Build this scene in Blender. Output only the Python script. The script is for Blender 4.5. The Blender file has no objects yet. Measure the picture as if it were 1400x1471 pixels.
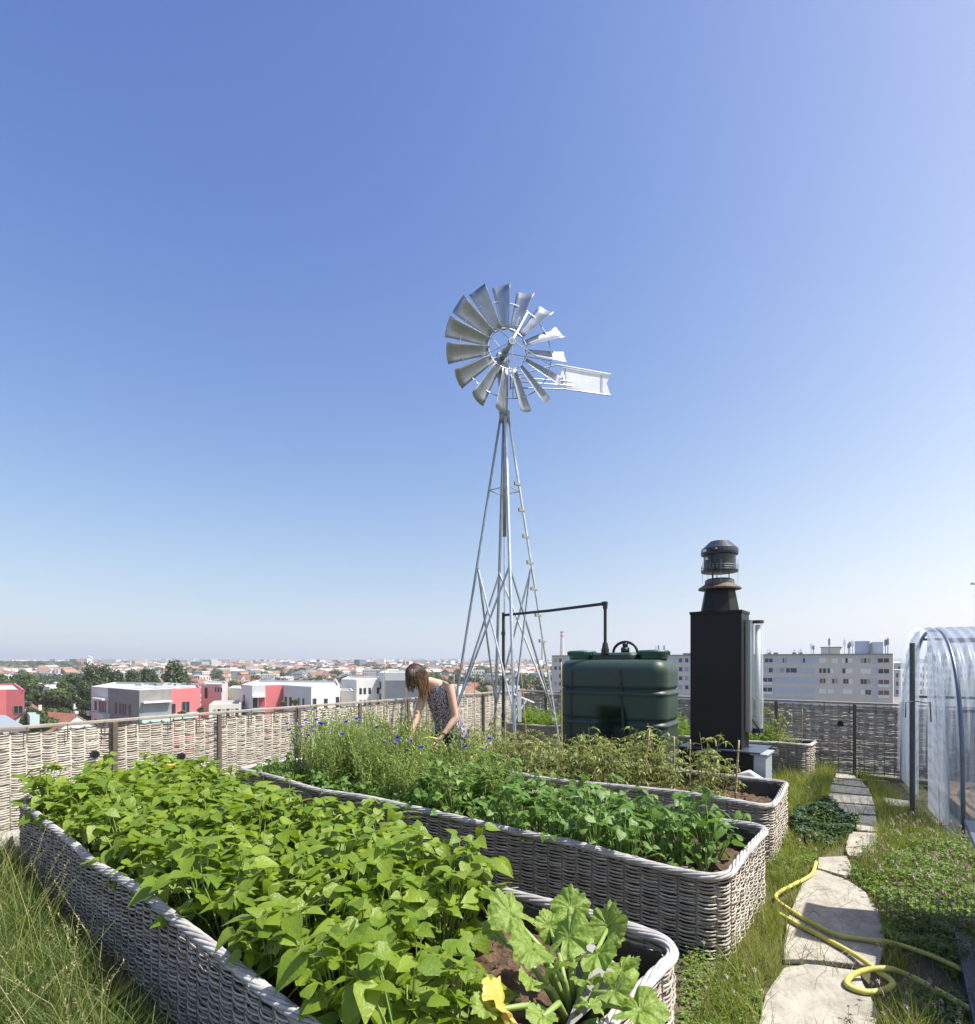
import bpy, bmesh, math, random
import numpy as np
from mathutils import Vector, Matrix
R = math.radians
random.seed(7)
rng = np.random.default_rng(7)
scene = bpy.context.scene
COL = scene.collection

# ---------------------------------------------------------------- camera
H = 1.62            # eye height above the roof terrace (terrace is z = 0)
F = 820.0           # focal length in pixels of the 1400 px wide photograph
cam_d = bpy.data.cameras.new('camera')
cam = bpy.data.objects.new('camera', cam_d)
COL.objects.link(cam)
cam.location = (0, 0, H)
cam.rotation_euler = (R(90), 0, 0)
cam_d.sensor_fit = 'HORIZONTAL'
cam_d.sensor_width = 36
cam_d.lens = 36 * F / 1400
cam_d.shift_y = 212.5 / 1400
cam_d.clip_start = .05
cam_d.clip_end = 60000
scene.camera = cam

# ---------------------------------------------------------------- sky, sun, exposure
SUN_EL = R(58)
SUN_DIR = Vector((1, -.22, 0)).normalized() * math.cos(SUN_EL) + Vector((0, 0, math.sin(SUN_EL)))
SKY_GAMMA = (2.01, 1.70, .99)
SKY_TINT = (.410, .372, .811)
world = bpy.data.worlds.new('World')
scene.world = world
world.use_nodes = True
nt = world.node_tree
nt.nodes.clear()
sky = nt.nodes.new('ShaderNodeTexSky')
sky.sky_type = 'NISHITA'
sky.sun_disc = False
sky.sun_elevation = SUN_EL
sky.sun_rotation = math.atan2(SUN_DIR.x, SUN_DIR.y)
sky.altitude = 0
sky.air_density = 1.0
sky.dust_density = 2.2
sky.ozone_density = 3.0
bg = nt.nodes.new('ShaderNodeBackground')
bg.inputs['Strength'].default_value = .133
tcw = nt.nodes.new('ShaderNodeTexCoord'); vadd = nt.nodes.new('ShaderNodeVectorMath'); vadd.operation = 'MULTIPLY_ADD'; vadd.inputs[1].default_value = (1, 1, .65); vadd.inputs[2].default_value = (0, 0, .08)
nt.links.new(tcw.outputs['Generated'], vadd.inputs[0]); nt.links.new(vadd.outputs[0], sky.inputs[0])
# the camera's rendering of the clear sky: a response curve per colour channel
spc = nt.nodes.new('ShaderNodeSeparateColor'); cmb = nt.nodes.new('ShaderNodeCombineColor')
nt.links.new(sky.outputs[0], spc.inputs[0])
for ch in range(3):
    pw_ = nt.nodes.new('ShaderNodeMath'); pw_.operation = 'POWER'; pw_.inputs[1].default_value = SKY_GAMMA[ch]
    ml_ = nt.nodes.new('ShaderNodeMath'); ml_.operation = 'MULTIPLY'; ml_.inputs[1].default_value = SKY_TINT[ch]
    nt.links.new(spc.outputs[ch], pw_.inputs[0]); nt.links.new(pw_.outputs[0], ml_.inputs[0])
    mn_ = nt.nodes.new('ShaderNodeMath'); mn_.operation = 'MINIMUM'; mn_.inputs[1].default_value = 5.5
    nt.links.new(ml_.outputs[0], mn_.inputs[0]); nt.links.new(mn_.outputs[0], cmb.inputs[ch])
nt.links.new(cmb.outputs[0], bg.inputs['Color'])
wo = nt.nodes.new('ShaderNodeOutputWorld')
nt.links.new(bg.outputs[0], wo.inputs['Surface'])
sun_d = bpy.data.lights.new('sun', 'SUN')
sun_d.energy = 4.6
sun_d.angle = R(.5)
sun_d.color = (1, .955, .88)
sun = bpy.data.objects.new('sun', sun_d)
COL.objects.link(sun)
sun.rotation_euler = SUN_DIR.to_track_quat('Z', 'Y').to_euler()
scene.view_settings.view_transform = 'Standard'
scene.view_settings.look = 'None'
scene.view_settings.exposure = .85
scene.view_settings.gamma = 1
scene.cycles.max_bounces = 8
scene.cycles.transparent_max_bounces = 24

# ---------------------------------------------------------------- helpers
def P(px, py, Y):
    return Vector(((px - 700) / F * Y, Y, H - (py - 948) / F * Y))
def G(px, py, z=0.0):
    Y = F * (H - z) / (py - 948)
    return Vector(((px - 700) / F * Y, Y, z))

def tag(o, label=None, cat=None, group=None, kind=None):
    if label: o['label'] = label
    if cat: o['category'] = cat
    if group: o['group'] = group
    if kind: o['kind'] = kind
    return o
def empty(name, loc, label=None, cat=None, group=None, rz=0):
    o = bpy.data.objects.new(name, None)
    COL.objects.link(o)
    o.location = loc
    o.rotation_euler = (0, 0, rz)
    o.empty_display_size = .2
    return tag(o, label, cat, group)
def copy_tree(o, parent=None):
    c = o.copy()
    COL.objects.link(c)
    c.parent = parent
    for ch in list(o.children):
        copy_tree(ch, c)
    return c

class MB:
    """collects geometry as arrays, builds ONE mesh object"""
    def __init__(s):
        s.V = []; s.Fc = []; s.n = 0
    def add(s, v, f, mi=0):
        v = np.asarray(v, float).reshape(-1, 3)
        s.V.append(v)
        if isinstance(f, np.ndarray):
            s.Fc.append((f + s.n, mi))
        else:
            for k in sorted(set(len(q) for q in f)):
                s.Fc.append((np.array([q for q in f if len(q) == k]) + s.n, mi))
        s.n += len(v)
        return s
    def box(s, c, d, rz=0, mi=0, M=None):
        x, y, z = [q / 2 for q in d]
        v = np.array([(a * x, b * y, e * z) for e in (-1, 1) for b in (-1, 1) for a in (-1, 1)])
        if rz:
            cs, sn = math.cos(rz), math.sin(rz)
            v = np.stack([v[:, 0] * cs - v[:, 1] * sn, v[:, 0] * sn + v[:, 1] * cs, v[:, 2]], 1)
        if M is not None:
            v = v @ np.array(M.to_3x3()).T
        s.add(v + np.array(c), np.array([(0, 2, 3, 1), (4, 5, 7, 6), (0, 1, 5, 4), (2, 6, 7, 3), (0, 4, 6, 2), (1, 3, 7, 5)]), mi)
        return s
    def tube(s, pts, r, sides=8, mi=0, caps=True, flat=1.0):
        pts = [Vector(p) for p in pts]
        n = len(pts)
        rr = r if hasattr(r, '__len__') else [r] * n
        vs = []
        up = None
        for i, p in enumerate(pts):
            t = (pts[min(i + 1, n - 1)] - pts[max(i - 1, 0)])
            if t.length < 1e-9: t = Vector((0, 0, 1))
            t.normalize()
            if up is None:
                up = Vector((0, 0, 1)) if abs(t.z) < .9 else Vector((1, 0, 0))
            a = t.cross(up)
            if a.length < 1e-6: a = t.cross(Vector((0, 1, 0)))
            a.normalize()
            b = a.cross(t).normalized()
            up = b
            for k in range(sides):
                an = 2 * math.pi * k / sides
                vs.append(p + a * math.cos(an) * rr[i] + b * math.sin(an) * rr[i] * flat)
        f = []
        for i in range(n - 1):
            for k in range(sides):
                k2 = (k + 1) % sides
                f.append((i * sides + k, i * sides + k2, (i + 1) * sides + k2, (i + 1) * sides + k))
        if caps:
            f.append(tuple(range(sides))[::-1])
            f.append(tuple(range((n - 1) * sides, n * sides)))
        s.add([tuple(v) for v in vs], f, mi)
        return s
    def lathe(s, prof, c=(0, 0, 0), sides=24, mi=0):
        v = []
        for r, z in prof:
            for k in range(sides):
                a = 2 * math.pi * k / sides
                v.append((c[0] + r * math.cos(a), c[1] + r * math.sin(a), c[2] + z))
        f = []
        for i in range(len(prof) - 1):
            for k in range(sides):
                k2 = (k + 1) % sides
                f.append((i * sides + k, i * sides + k2, (i + 1) * sides + k2, (i + 1) * sides + k))
        f.append(tuple(range(sides))[::-1]); f.append(tuple(range((len(prof) - 1) * sides, len(prof) * sides)))
        s.add(v, f, mi)
        return s
    def prism(s, poly, z0, z1, mi=0, top=True, bottom=True):
        n = len(poly)
        v = [(p[0], p[1], z0) for p in poly] + [(p[0], p[1], z1) for p in poly]
        f = [(i, (i + 1) % n, n + (i + 1) % n, n + i) for i in range(n)]
        if top: f.append(tuple(range(n, 2 * n)))
        if bottom: f.append(tuple(range(n))[::-1])
        s.add(v, f, mi)
        return s
    def mesh(s, name, mats, smooth=False):
        me = bpy.data.meshes.new(name)
        if not s.V: s.add([(0, 0, 0), (.001, 0, 0), (0, .001, 0)], [(0, 1, 2)])
        V = np.concatenate(s.V)
        loops = []; starts = []; tot = []; mi = []; st = 0
        for f, m in s.Fc:
            k = f.shape[1]
            loops.append(f.ravel()); nf = len(f)
            starts.append(st + np.arange(nf) * k); tot.append(np.full(nf, k)); mi.append(np.full(nf, m))
            st += nf * k
        loops = np.concatenate(loops); starts = np.concatenate(starts); tot = np.concatenate(tot); mi = np.concatenate(mi)
        me.vertices.add(len(V)); me.vertices.foreach_set('co', V.ravel().astype('f'))
        me.loops.add(len(loops)); me.loops.foreach_set('vertex_index', loops.astype('i'))
        me.polygons.add(len(starts)); me.polygons.foreach_set('loop_start', starts.astype('i'))
        me.polygons.foreach_set('loop_total', tot.astype('i'))
        me.polygons.foreach_set('material_index', mi.astype('i'))
        me.polygons.foreach_set('use_smooth', np.full(len(starts), bool(smooth)))
        me.update(calc_edges=True)
        me.validate()
        for m in (mats if isinstance(mats, (list, tuple)) else [mats]):
            me.materials.append(m)
        return me
    def build(s, name, mats, parent=None, smooth=False, loc=None, bevel=0, label=None):
        o = bpy.data.objects.new(name, s.mesh(name, mats, smooth))
        COL.objects.link(o)
        if parent is not None: o.parent = parent
        if loc is not None: o.location = loc
        if label: o['label'] = label
        if bevel:
            m = o.modifiers.new('bevel', 'BEVEL'); m.width = bevel; m.segments = 2; m.limit_method = 'ANGLE'
        return o

# ---------------------------------------------------------------- materials
MATS = {}
def mat(name, color, rough=.6, metal=0, var=0, vscale=8, bump=0, bscale=40, island=0, spec=.5, color2=None, aniso=None, transl=0, tcol=None, alpha=1, coords='Object', rare=None):
    m = bpy.data.materials.new(name); MATS[name] = m
    m.use_nodes = True
    n = m.node_tree; n.nodes.clear(); L = n.links
    out = n.nodes.new('ShaderNodeOutputMaterial')
    b = n.nodes.new('ShaderNodeBsdfPrincipled')
    b.inputs['Base Color'].default_value = (*color, 1)
    b.inputs['Roughness'].default_value = rough
    b.inputs['Metallic'].default_value = metal
    b.inputs['Specular IOR Level'].default_value = spec
    colsock = None
    tc = n.nodes.new('ShaderNodeTexCoord')
    src = tc.outputs[coords]
    if aniso:
        mp = n.nodes.new('ShaderNodeMapping'); mp.inputs['Scale'].default_value = aniso
        L.new(src, mp.inputs[0]); src = mp.outputs[0]
    def mixc(fac, A, B):
        x = n.nodes.new('ShaderNodeMix'); x.data_type = 'RGBA'
        if hasattr(fac, 'is_linked') or not isinstance(fac, float): L.new(fac, x.inputs[0])
        else: x.inputs[0].default_value = fac
        for sock, v in ((x.inputs[6], A), (x.inputs[7], B)):
            if isinstance(v, tuple): sock.default_value = (*v, 1)
            else: L.new(v, sock)
        return x.outputs[2]
    c2 = color2 or tuple(min(1, q * (1 - var)) for q in color)
    cur = color
    if island:
        g = n.nodes.new('ShaderNodeNewGeometry')
        cur = mixc(g.outputs['Random Per Island'], color, color2 or tuple(q * (1 - island) for q in color))
        if rare:
            gt = n.nodes.new('ShaderNodeMath'); gt.operation = 'GREATER_THAN'; gt.inputs[1].default_value = .985
            L.new(g.outputs['Random Per Island'], gt.inputs[0]); cur = mixc(gt.outputs[0], cur, rare)
    if var:
        nz = n.nodes.new('ShaderNodeTexNoise'); nz.inputs['Scale'].default_value = vscale; nz.inputs['Detail'].default_value = 6
        nz.inputs['Roughness'].default_value = .65
        L.new(src, nz.inputs['Vector'])
        rp = n.nodes.new('ShaderNodeMapRange'); rp.inputs[1].default_value = .35; rp.inputs[2].default_value = .65
        L.new(nz.outputs[0], rp.inputs[0])
        if island:
            mul = n.nodes.new('ShaderNodeMix'); mul.data_type = 'RGBA'; mul.blend_type = 'MULTIPLY'
            L.new(rp.outputs[0], mul.inputs[0]); L.new(cur, mul.inputs[6]); mul.inputs[7].default_value = (1 - var, 1 - var, 1 - var, 1)
            cur = mul.outputs[2]
        else:
            cur = mixc(rp.outputs[0], color, c2)
    if not isinstance(cur, tuple): L.new(cur, b.inputs['Base Color'])
    if bump:
        nb = n.nodes.new('ShaderNodeTexNoise'); nb.inputs['Scale'].default_value = bscale; nb.inputs['Detail'].default_value = 4
        L.new(src, nb.inputs['Vector'])
        bp = n.nodes.new('ShaderNodeBump'); bp.inputs['Strength'].default_value = bump; bp.inputs['Distance'].default_value = .02
        L.new(nb.outputs[0], bp.inputs['Height']); L.new(bp.outputs[0], b.inputs['Normal'])
    sh = b.outputs[0]
    if transl:
        t = n.nodes.new('ShaderNodeBsdfTranslucent')
        if tcol: t.inputs[0].default_value = (*tcol, 1)
        if not isinstance(cur, tuple):
            if tcol:
                L.new(mixc(.5, cur, tcol), t.inputs[0])
            else: L.new(cur, t.inputs[0])
        x = n.nodes.new('ShaderNodeMixShader'); x.inputs[0].default_value = transl
        L.new(sh, x.inputs[1]); L.new(t.outputs[0], x.inputs[2]); sh = x.outputs[0]
    if alpha < 1:
        t = n.nodes.new('ShaderNodeBsdfTransparent')
        x = n.nodes.new('ShaderNodeMixShader'); x.inputs[0].default_value = alpha
        L.new(t.outputs[0], x.inputs[1]); L.new(sh, x.inputs[2]); sh = x.outputs[0]
    L.new(sh, out.inputs['Surface'])
    return m

M_wicker = mat('wicker_grey', (.60, .555, .49), .75, island=.5, color2=(.36, .305, .25), var=.35, vscale=14, bump=.3, bscale=60)
M_wickerf = mat('wicker_fence', (.62, .575, .51), .8, island=.5, color2=(.40, .35, .29), var=.35, vscale=9)
M_stake = mat('stake_wood', (.22, .18, .14), .8, var=.3)
M_rim = mat('rim_wicker', (.60, .58, .56), .7, island=.5, color2=(.38, .36, .35), var=.3, vscale=20)
M_liner = mat('liner_fabric', (.10, .09, .08), .9, var=.35, vscale=6, bump=.5, bscale=120)
M_linerg = mat('liner_fold', (.27, .26, .25), .9, var=.2, vscale=5, bump=.4, bscale=150)
M_soil = mat('bed_soil', (.14, .085, .05), .95, var=.6, vscale=18, bump=1, bscale=30)
M_fpost = mat('fence_post', (.13, .105, .085), .7, var=.3)
M_rail = mat('fence_rail', (.36, .31, .26), .7, var=.3, vscale=5)
M_galv = mat('galvanised_steel', (.60, .64, .69), .38, metal=.75, var=.25, vscale=12)
M_galvd = mat('dull_galvanised', (.33, .37, .42), .45, metal=.6, var=.3, vscale=12)
M_blade = mat('blade_steel', (.42, .46, .52), .36, metal=.7, var=.22, vscale=7)
M_dark = mat('black_plastic', (.02, .021, .023), .5)
M_cab = mat('black_cabinet', (.012, .0115, .012), .5, spec=.3, bump=.06, bscale=300)
M_stone = mat('flagstone', (.42, .385, .32), .85, var=.28, vscale=9, bump=.5, bscale=30, color2=(.27, .245, .20))
M_kerb = mat('concrete', (.46, .44, .40), .85, var=.25, vscale=5, bump=.3)
M_cane = mat('bamboo_cane', (.48, .35, .19), .6, var=.3, vscale=20)
M_hose = mat('yellow_hose', (.62, .56, .10), .5, var=.18, vscale=6, color2=(.48, .44, .12))
M_hosec = mat('hose_mark', (.03, .05, .03), .6)

def leafmat(name, c1, c2, tc, t=.38, rough=.42, var=.12, rare=None):
    return mat(rare=rare, name=name, color=c1, rough=rough, island=.5, color2=c2, var=var, vscale=25, transl=t, tcol=tc, spec=.45, bump=.25, bscale=90)
M_bean = leafmat('bean_leaf', (.115, .205, .018), (.245, .335, .035), (.46, .61, .03), .38, rare=(.42, .38, .06))
M_beand = leafmat('dark_bean_leaf', (.075, .17, .028), (.16, .27, .05), (.28, .48, .06), .32)
M_squash = mat('courgette_leaf', (.14, .24, .022), .5, var=.5, vscale=34, color2=(.28, .37, .08), transl=.35, tcol=(.38, .58, .09), bump=.5, bscale=50)
M_stem = mat('green_stem', (.17, .28, .06), .5, island=.5, color2=(.26, .34, .10))
M_corn = leafmat('cornflower_stem', (.22, .33, .08), (.36, .44, .12), (.46, .58, .12), .34)
M_blue = mat('cornflower_petal', (.04, .05, .62), .6, transl=.2, tcol=(.1, .1, .9))
M_tom = leafmat('tomato_leaf', (.13, .20, .035), (.30, .35, .07), (.40, .46, .07), .3)
M_tstem = mat('tomato_stem', (.22, .22, .10), .7, island=.5, color2=(.30, .22, .12))
M_lett = leafmat('lettuce_leaf', (.26, .38, .06), (.34, .44, .09), (.5, .65, .10), .4)
M_feath = leafmat('feathery_leaf', (.17, .29, .03), (.26, .38, .05), (.42, .60, .06), .35)
M_grass = leafmat('grass_blade', (.13, .20, .022), (.33, .36, .075), (.50, .56, .07), .36)
M_grassd = leafmat('shade_darkened_grass', (.055, .115, .018), (.15, .20, .045), (.26, .34, .05), .3)  # darker grass copy: shade of the lower left corner put into the blade colour
M_straw = leafmat('straw_grass', (.30, .29, .12), (.42, .36, .17), (.5, .45, .2), .3)
M_clov = leafmat('clover_leaf', (.09, .18, .02), (.20, .30, .035), (.36, .50, .04), .3)
M_clovd = leafmat('dark_clover_leaf', (.022, .062, .014), (.045, .10, .02), (.12, .22, .03), .25)
M_clfl = mat('clover_flower', (.62, .56, .50), .8, island=.5, color2=(.30, .17, .13), var=.3, vscale=60)
M_ylw = mat('yellow_leaf', (.75, .50, .10), .6, transl=.4, tcol=(.9, .6, .1), var=.3, vscale=10, color2=(.62, .55, .18))
# ---------------------------------------------------------------- terrace, fences, beds
U = Vector((.812, -.583, 0)).normalized()        # along the roof edge
C0 = Vector((.585, 11.4, 0))                     # fence corner
UL = Vector((4.9, 6.3, 0)).normalized()          # direction of the left fence, towards the corner
UB = Vector((.814, -.581, 0)).normalized()       # direction of the back fence, away from the corner
A0 = C0 - UL * 13.5
B1 = C0 + UB * 13.0
pad = .12
nL = Vector((-UL.y, UL.x, 0)); nB = Vector((-UB.y, UB.x, 0))   # outward
poly = [A0 + nL * pad, C0 + (nL + nB) * pad, B1 + nB * pad, B1 + Vector((0, -14, 0)), A0 + Vector((4, -8, 0))]
poly = [p for p in poly][::-1]
ter = MB(); ter.prism([(p.x, p.y) for p in poly], -19, 0, 0)
M_ter = mat('roof_soil', (.13, .10, .06), .95, var=.55, vscale=3, bump=.8, bscale=30, color2=(.06, .075, .02))
tag(ter.build('roof_terrace', M_ter), kind='structure')
kb = MB()
kc = (A0 + C0) / 2 - nL * .14
kb.box((kc.x, kc.y, .035), (13.3, .22, .12), math.atan2(UL.y, UL.x))
tag(kb.build('concrete_kerb', M_kerb, bevel=.01), 'pale concrete kerb strip along the foot of the long left wicker fence', 'kerb')

def tubes_np(C, N, B, ra, rb, sides):
    """C,N,B: (n,3); returns verts and quads of a tube"""
    n = len(C)
    ra = np.broadcast_to(np.asarray(ra, float), (n,))[:, None]; rb = np.broadcast_to(np.asarray(rb, float), (n,))[:, None]
    ring = []
    for k in range(sides):
        a = 2 * math.pi * k / sides
        ring.append(C + N * (math.cos(a) * ra) + B * (math.sin(a) * rb))
    V = np.stack(ring, 1).reshape(-1, 3)
    i = np.arange(n - 1)[:, None] * sides; k = np.arange(sides)[None, :]; k2 = (k + 1) % sides
    Fq = np.stack([i + k, i + k2, i + sides + k2, i + sides + k], -1).reshape(-1, 4)
    return V, Fq

class Path:
    def __init__(s, pts, closed=False):
        p = np.array([(q[0], q[1]) for q in pts], float)
        if closed: p = np.vstack([p, p[:1]])
        d = np.linalg.norm(np.diff(p, axis=0), axis=1)
        s.s = np.concatenate([[0], np.cumsum(d)]); s.p = p; s.L = s.s[-1]; s.closed = closed
    def at(s, t):
        t = np.asarray(t, float)
        tt = t % s.L if s.closed else np.clip(t, 0, s.L)
        x = np.interp(tt, s.s, s.p[:, 0]); y = np.interp(tt, s.s, s.p[:, 1])
        e = .012
        a = (tt + e) % s.L if s.closed else np.clip(tt + e, 0, s.L); b = (tt - e) % s.L if s.closed else np.clip(tt - e, 0, s.L)
        dx = np.interp(a, s.s, s.p[:, 0]) - np.interp(b, s.s, s.p[:, 0]); dy = np.interp(a, s.s, s.p[:, 1]) - np.interp(b, s.s, s.p[:, 1])
        l = np.hypot(dx, dy) + 1e-9; dx /= l; dy /= l
        P3 = np.stack([x, y, np.zeros_like(x)], -1); N3 = np.stack([dy, -dx, np.zeros_like(x)], -1)
        return P3, N3, np.stack([dx, dy, np.zeros_like(x)], -1)

def weave(mb, path, z0, z1, pitch, stake, amp, ra, rb, sides=4, zfun=None, sub=5, droop=.003, mi=0, seed=1, pieces=1.3):
    r = np.random.default_rng(seed)
    rows = int((z1 - z0) / pitch)
    step = stake / sub
    for i in range(rows):
        zz = z0 + (i + .5) * pitch
        s = -r.random() * pieces
        while s < path.L:
            ln = pieces * (.5 + r.random())
            a, b = (s, s + ln) if path.closed else (max(s, 0), min(s + ln, path.L))
            s += ln - .03
            if b - a < .05: continue
            ss = np.arange(a, b + step * .5, step)
            if len(ss) < 3: continue
            C, N, T = path.at(ss)
            ph = math.pi * ss / stake
            par = (i // 1) % 2
            off = amp * np.sin(ph + math.pi * par + .15 * np.sin(ss * 3.1 + i)) * (.8 + .4 * r.random())
            env = np.sin(np.linspace(0, math.pi, len(ss))) ** .3
            off = off * env + (1 - env) * -.6 * amp
            wz = droop * np.sin(ss * (5 + 2 * r.random()) + r.random() * 6) + r.normal(0, pitch * .12) + droop * .7 * np.cos(2 * ph + par)
            zt = zz + wz
            if zfun is not None:
                zt = z0 + (zt - z0) * zfun(ss) if callable(zfun) else zt
            C = C + N * off[:, None]; C[:, 2] += zt
            k = r.uniform(.75, 1.2)
            taper = np.minimum(1, np.minimum(np.arange(len(ss)) + 1, np.arange(len(ss), 0, -1)) / 3)
            Z = np.tile(np.array([0, 0, 1.0]), (len(ss), 1))
            V, Q = tubes_np(C, N, Z, ra * k * taper, rb * k * taper, sides)
            mb.add(V, Q, mi)

def stakes(mb, path, z0, z1, stake, r, zfun=None, lean=0, seed=3):
    rr = np.random.default_rng(seed)
    n = int(path.L / stake)
    for i in range(n):
        s = (i + .5 * 0) * stake
        C, N, T = path.at(np.array([s]))
        top = z0 + (z1 - z0) * (float(zfun(np.array([s]))[0]) if zfun else 1)
        c = C[0]; t = T[0] * rr.normal(0, .006)
        mb.tube([(c[0], c[1], z0), (c[0] + t[0], c[1] + t[1], top)], r * rr.uniform(.8, 1.2), 5)

def rrect(o, u, v, L, W, r=.13, seg=6):
    pts = []
    for cx, cy, a0 in ((r, r, 180), (L - r, r, 270), (L - r, W - r, 0), (r, W - r, 90)):
        for k in range(seg + 1):
            a = R(a0 + 90 * k / seg)
            q = o + u * (cx + r * math.cos(a)) + v * (cy + r * math.sin(a))
            pts.append((q.x, q.y))
    return pts

BEDS = []
SD = .15
def raised_bed(o, u, L, W, hb, label, seed, pitch=.0108, stake=.105, fine=True):
    o = Vector(o); u = Vector(u).normalized(); v = Vector((-u.y, u.x, 0))
    root = empty('raised_bed', tuple(o), label, 'raised bed', 'long woven wicker raised beds on the roof')
    o0 = Vector((0, 0, 0))
    pts = rrect(o0, u, v, L, W)
    path = Path(pts, True)
    rr = np.random.default_rng(seed)
    ph = rr.random(4) * 6
    zf = lambda s: 1 + .022 * np.sin(s * 2.1 + ph[0]) + .018 * np.sin(s * 3.7 + ph[1]) - .012
    mb = MB()
    weave(mb, path, .01, hb, pitch, stake,   .012, .0042, pitch * .50, 5 if fine else 4, zf, 6 if fine else 4, .0022, 0, seed)
    mb.build('woven_wall', M_wicker, root, smooth=True)
    st = MB(); stakes(st, path, 0, hb, stake, .007, zf, seed=seed); st.build('stake', M_stake, root, label='dark upright stakes inside the weave')
    st_o = COL.objects[-1]
    # rope-like rim
    rim = MB()
    for k in range(7):
        s = np.arange(0, path.L + .001, .025)
        segs = int(3 + rr.integers(0, 3))
        cuts = np.sort(rr.random(segs * 4) * path.L)
        prev = 0.0
        for c in list(cuts) + [path.L]:
            ss = np.arange(prev, c + .06, .022); prev = c
            if len(ss) < 4: continue
            C, N, T = path.at(ss)
            a = ss * 11 + k * 2 * math.pi / 7 + ph[2]
            rad = .017 * (1 + .25 * np.sin(ss * 5 + k))
            C = C + N * (np.cos(a) * rad + .002)[:, None]; C[:, 2] += hb * zf(ss) + np.sin(a) * rad * .8 + .004
            Z = np.tile(np.array([0, 0, 1.0]), (len(ss), 1))
            tp = np.minimum(1, np.minimum(np.arange(len(ss)) + 1, np.arange(len(ss), 0, -1)) / 3)
            V, Q = tubes_np(C, N, Z, .0085 * tp, .0085 * tp, 6)
            rim.add(V, Q)
    for _ in range(int(path.L * 9)):      # loose twig ends
        s0 = rr.random() * path.L; C, N, T = path.at(np.array([s0])); c = Vector(C[0]); t = Vector(T[0]); n_ = Vector(N[0])
        c += n_ * rr.uniform(-.01, .016); c.z = hb * float(zf(np.array([s0]))[0]) + rr.uniform(-.02, .02) if rr.random() < .7 else rr.uniform(.1, hb)
        d = (t * rr.choice([-1, 1]) + n_ * rr.uniform(-.1, .5) + Vector((0, 0, rr.uniform(-.1, .45)))).normalized(); l = rr.uniform(.03, .09)
        rim.tube([c, c + d * l * .6, c + d * l + Vector((0, 0, -.004))], [.004, .0034, .0022], 5)
    rim.build('braided_rim', M_rim, root, smooth=True)
    # liner just inside
    ip = rrect(o0 + u * .03 + v * .03, u, v, L - .06, W - .06, .1, 6)
    n = len(ip); ln = MB()
    zs = [.02, .2, .34, hb - .03]
    vv = []
    for j, z in enumerate(zs):
        for i, q in enumerate(ip):
            w = .006 * math.sin(i * 1.9 + j * 2.2 + seed)
            vv.append((q[0] + w, q[1] + w, z + (rr.normal(0, .008) if j == 3 else 0)))
    ff = [(j * n + i, j * n + (i + 1) % n, (j + 1) * n + (i + 1) % n, (j + 1) * n + i) for j in range(len(zs) - 1) for i in range(n)]
    ln.add(vv, ff)
    ln.build('liner', M_liner, root, smooth=True)
    # soil
    so = MB(); nx, ny = int(L / .035), int(W / .035)
    gx = np.linspace(.05, L - .05, nx); gy = np.linspace(.05, W - .05, ny)
    X, Y = np.meshgrid(gx, gy, indexing='ij')
    Zs = hb - SD + rr.normal(0, .010, X.shape) + .012 * np.sin(X * 9) * np.sin(Y * 7)
    Pn = np.stack([X * u.x + Y * v.x, X * u.y + Y * v.y, Zs], -1).reshape(-1, 3)
    i = np.arange(nx - 1)[:, None] * ny; k = np.arange(ny - 1)[None, :]
    so.add(Pn, np.stack([i + k, i + ny + k, i + ny + k + 1, i + k + 1], -1).reshape(-1, 4))
    # clods
    for _ in range(int(L * W * 90)):
        x, y = rr.uniform(.08, L - .08), rr.uniform(.08, W - .08)
        q = u * x + v * y; rd = rr.uniform(.006, .02)
        c = np.array([q.x, q.y, hb - SD + .002])
        d = np.array([(1, 0, 0), (-1, 0, 0), (0, 1, 0), (0, -1, 0), (0, 0, 1), (0, 0, -1)]) * rd * rr.uniform(.6, 1.3, (6, 1))
        so.add(d + c, np.array([(0, 2, 4), (2, 1, 4), (1, 3, 4), (3, 0, 4), (2, 0, 5), (1, 2, 5), (3, 1, 5), (0, 3, 5)]))
    so.build('soil', M_soil, root)
    b = dict(o=o, u=u, v=v, L=L, W=W, h=hb, root=root)
    BEDS.append(b)
    return b
HB = .47
bed1 = raised_bed((-3.84, 4.67, 0), (.754, -.657, 0), 5.06, 1.22, HB, 'nearest wicker raised bed, overflowing with bright green bean plants', 11)
bed2 = raised_bed((-2.64, 6.0, 0), (.794, -.607, 0), 4.9, 1.06, HB, 'second wicker raised bed, with cornflowers at one end and dark beans at the other', 12)
bed3 = raised_bed((-1.80, 7.21, 0), (.828, -.56, 0), 4.86, 1.08, HB, 'third wicker raised bed, planted with staked tomatoes in front of the green tank', 13)
bed4 = raised_bed((.30, 10.46, 0), (.812, -.584, 0), 4.9, .75, HB, 'farthest wicker raised bed along the back fence, full of feathery yellow-green plants', 14, pitch=.0125, fine=False)
def bp(b, x, y, z=None):
    q = b['o'] + b['u'] * x + b['v'] * y
    return Vector((q.x, q.y, b['h'] - SD if z is None else z))
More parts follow.
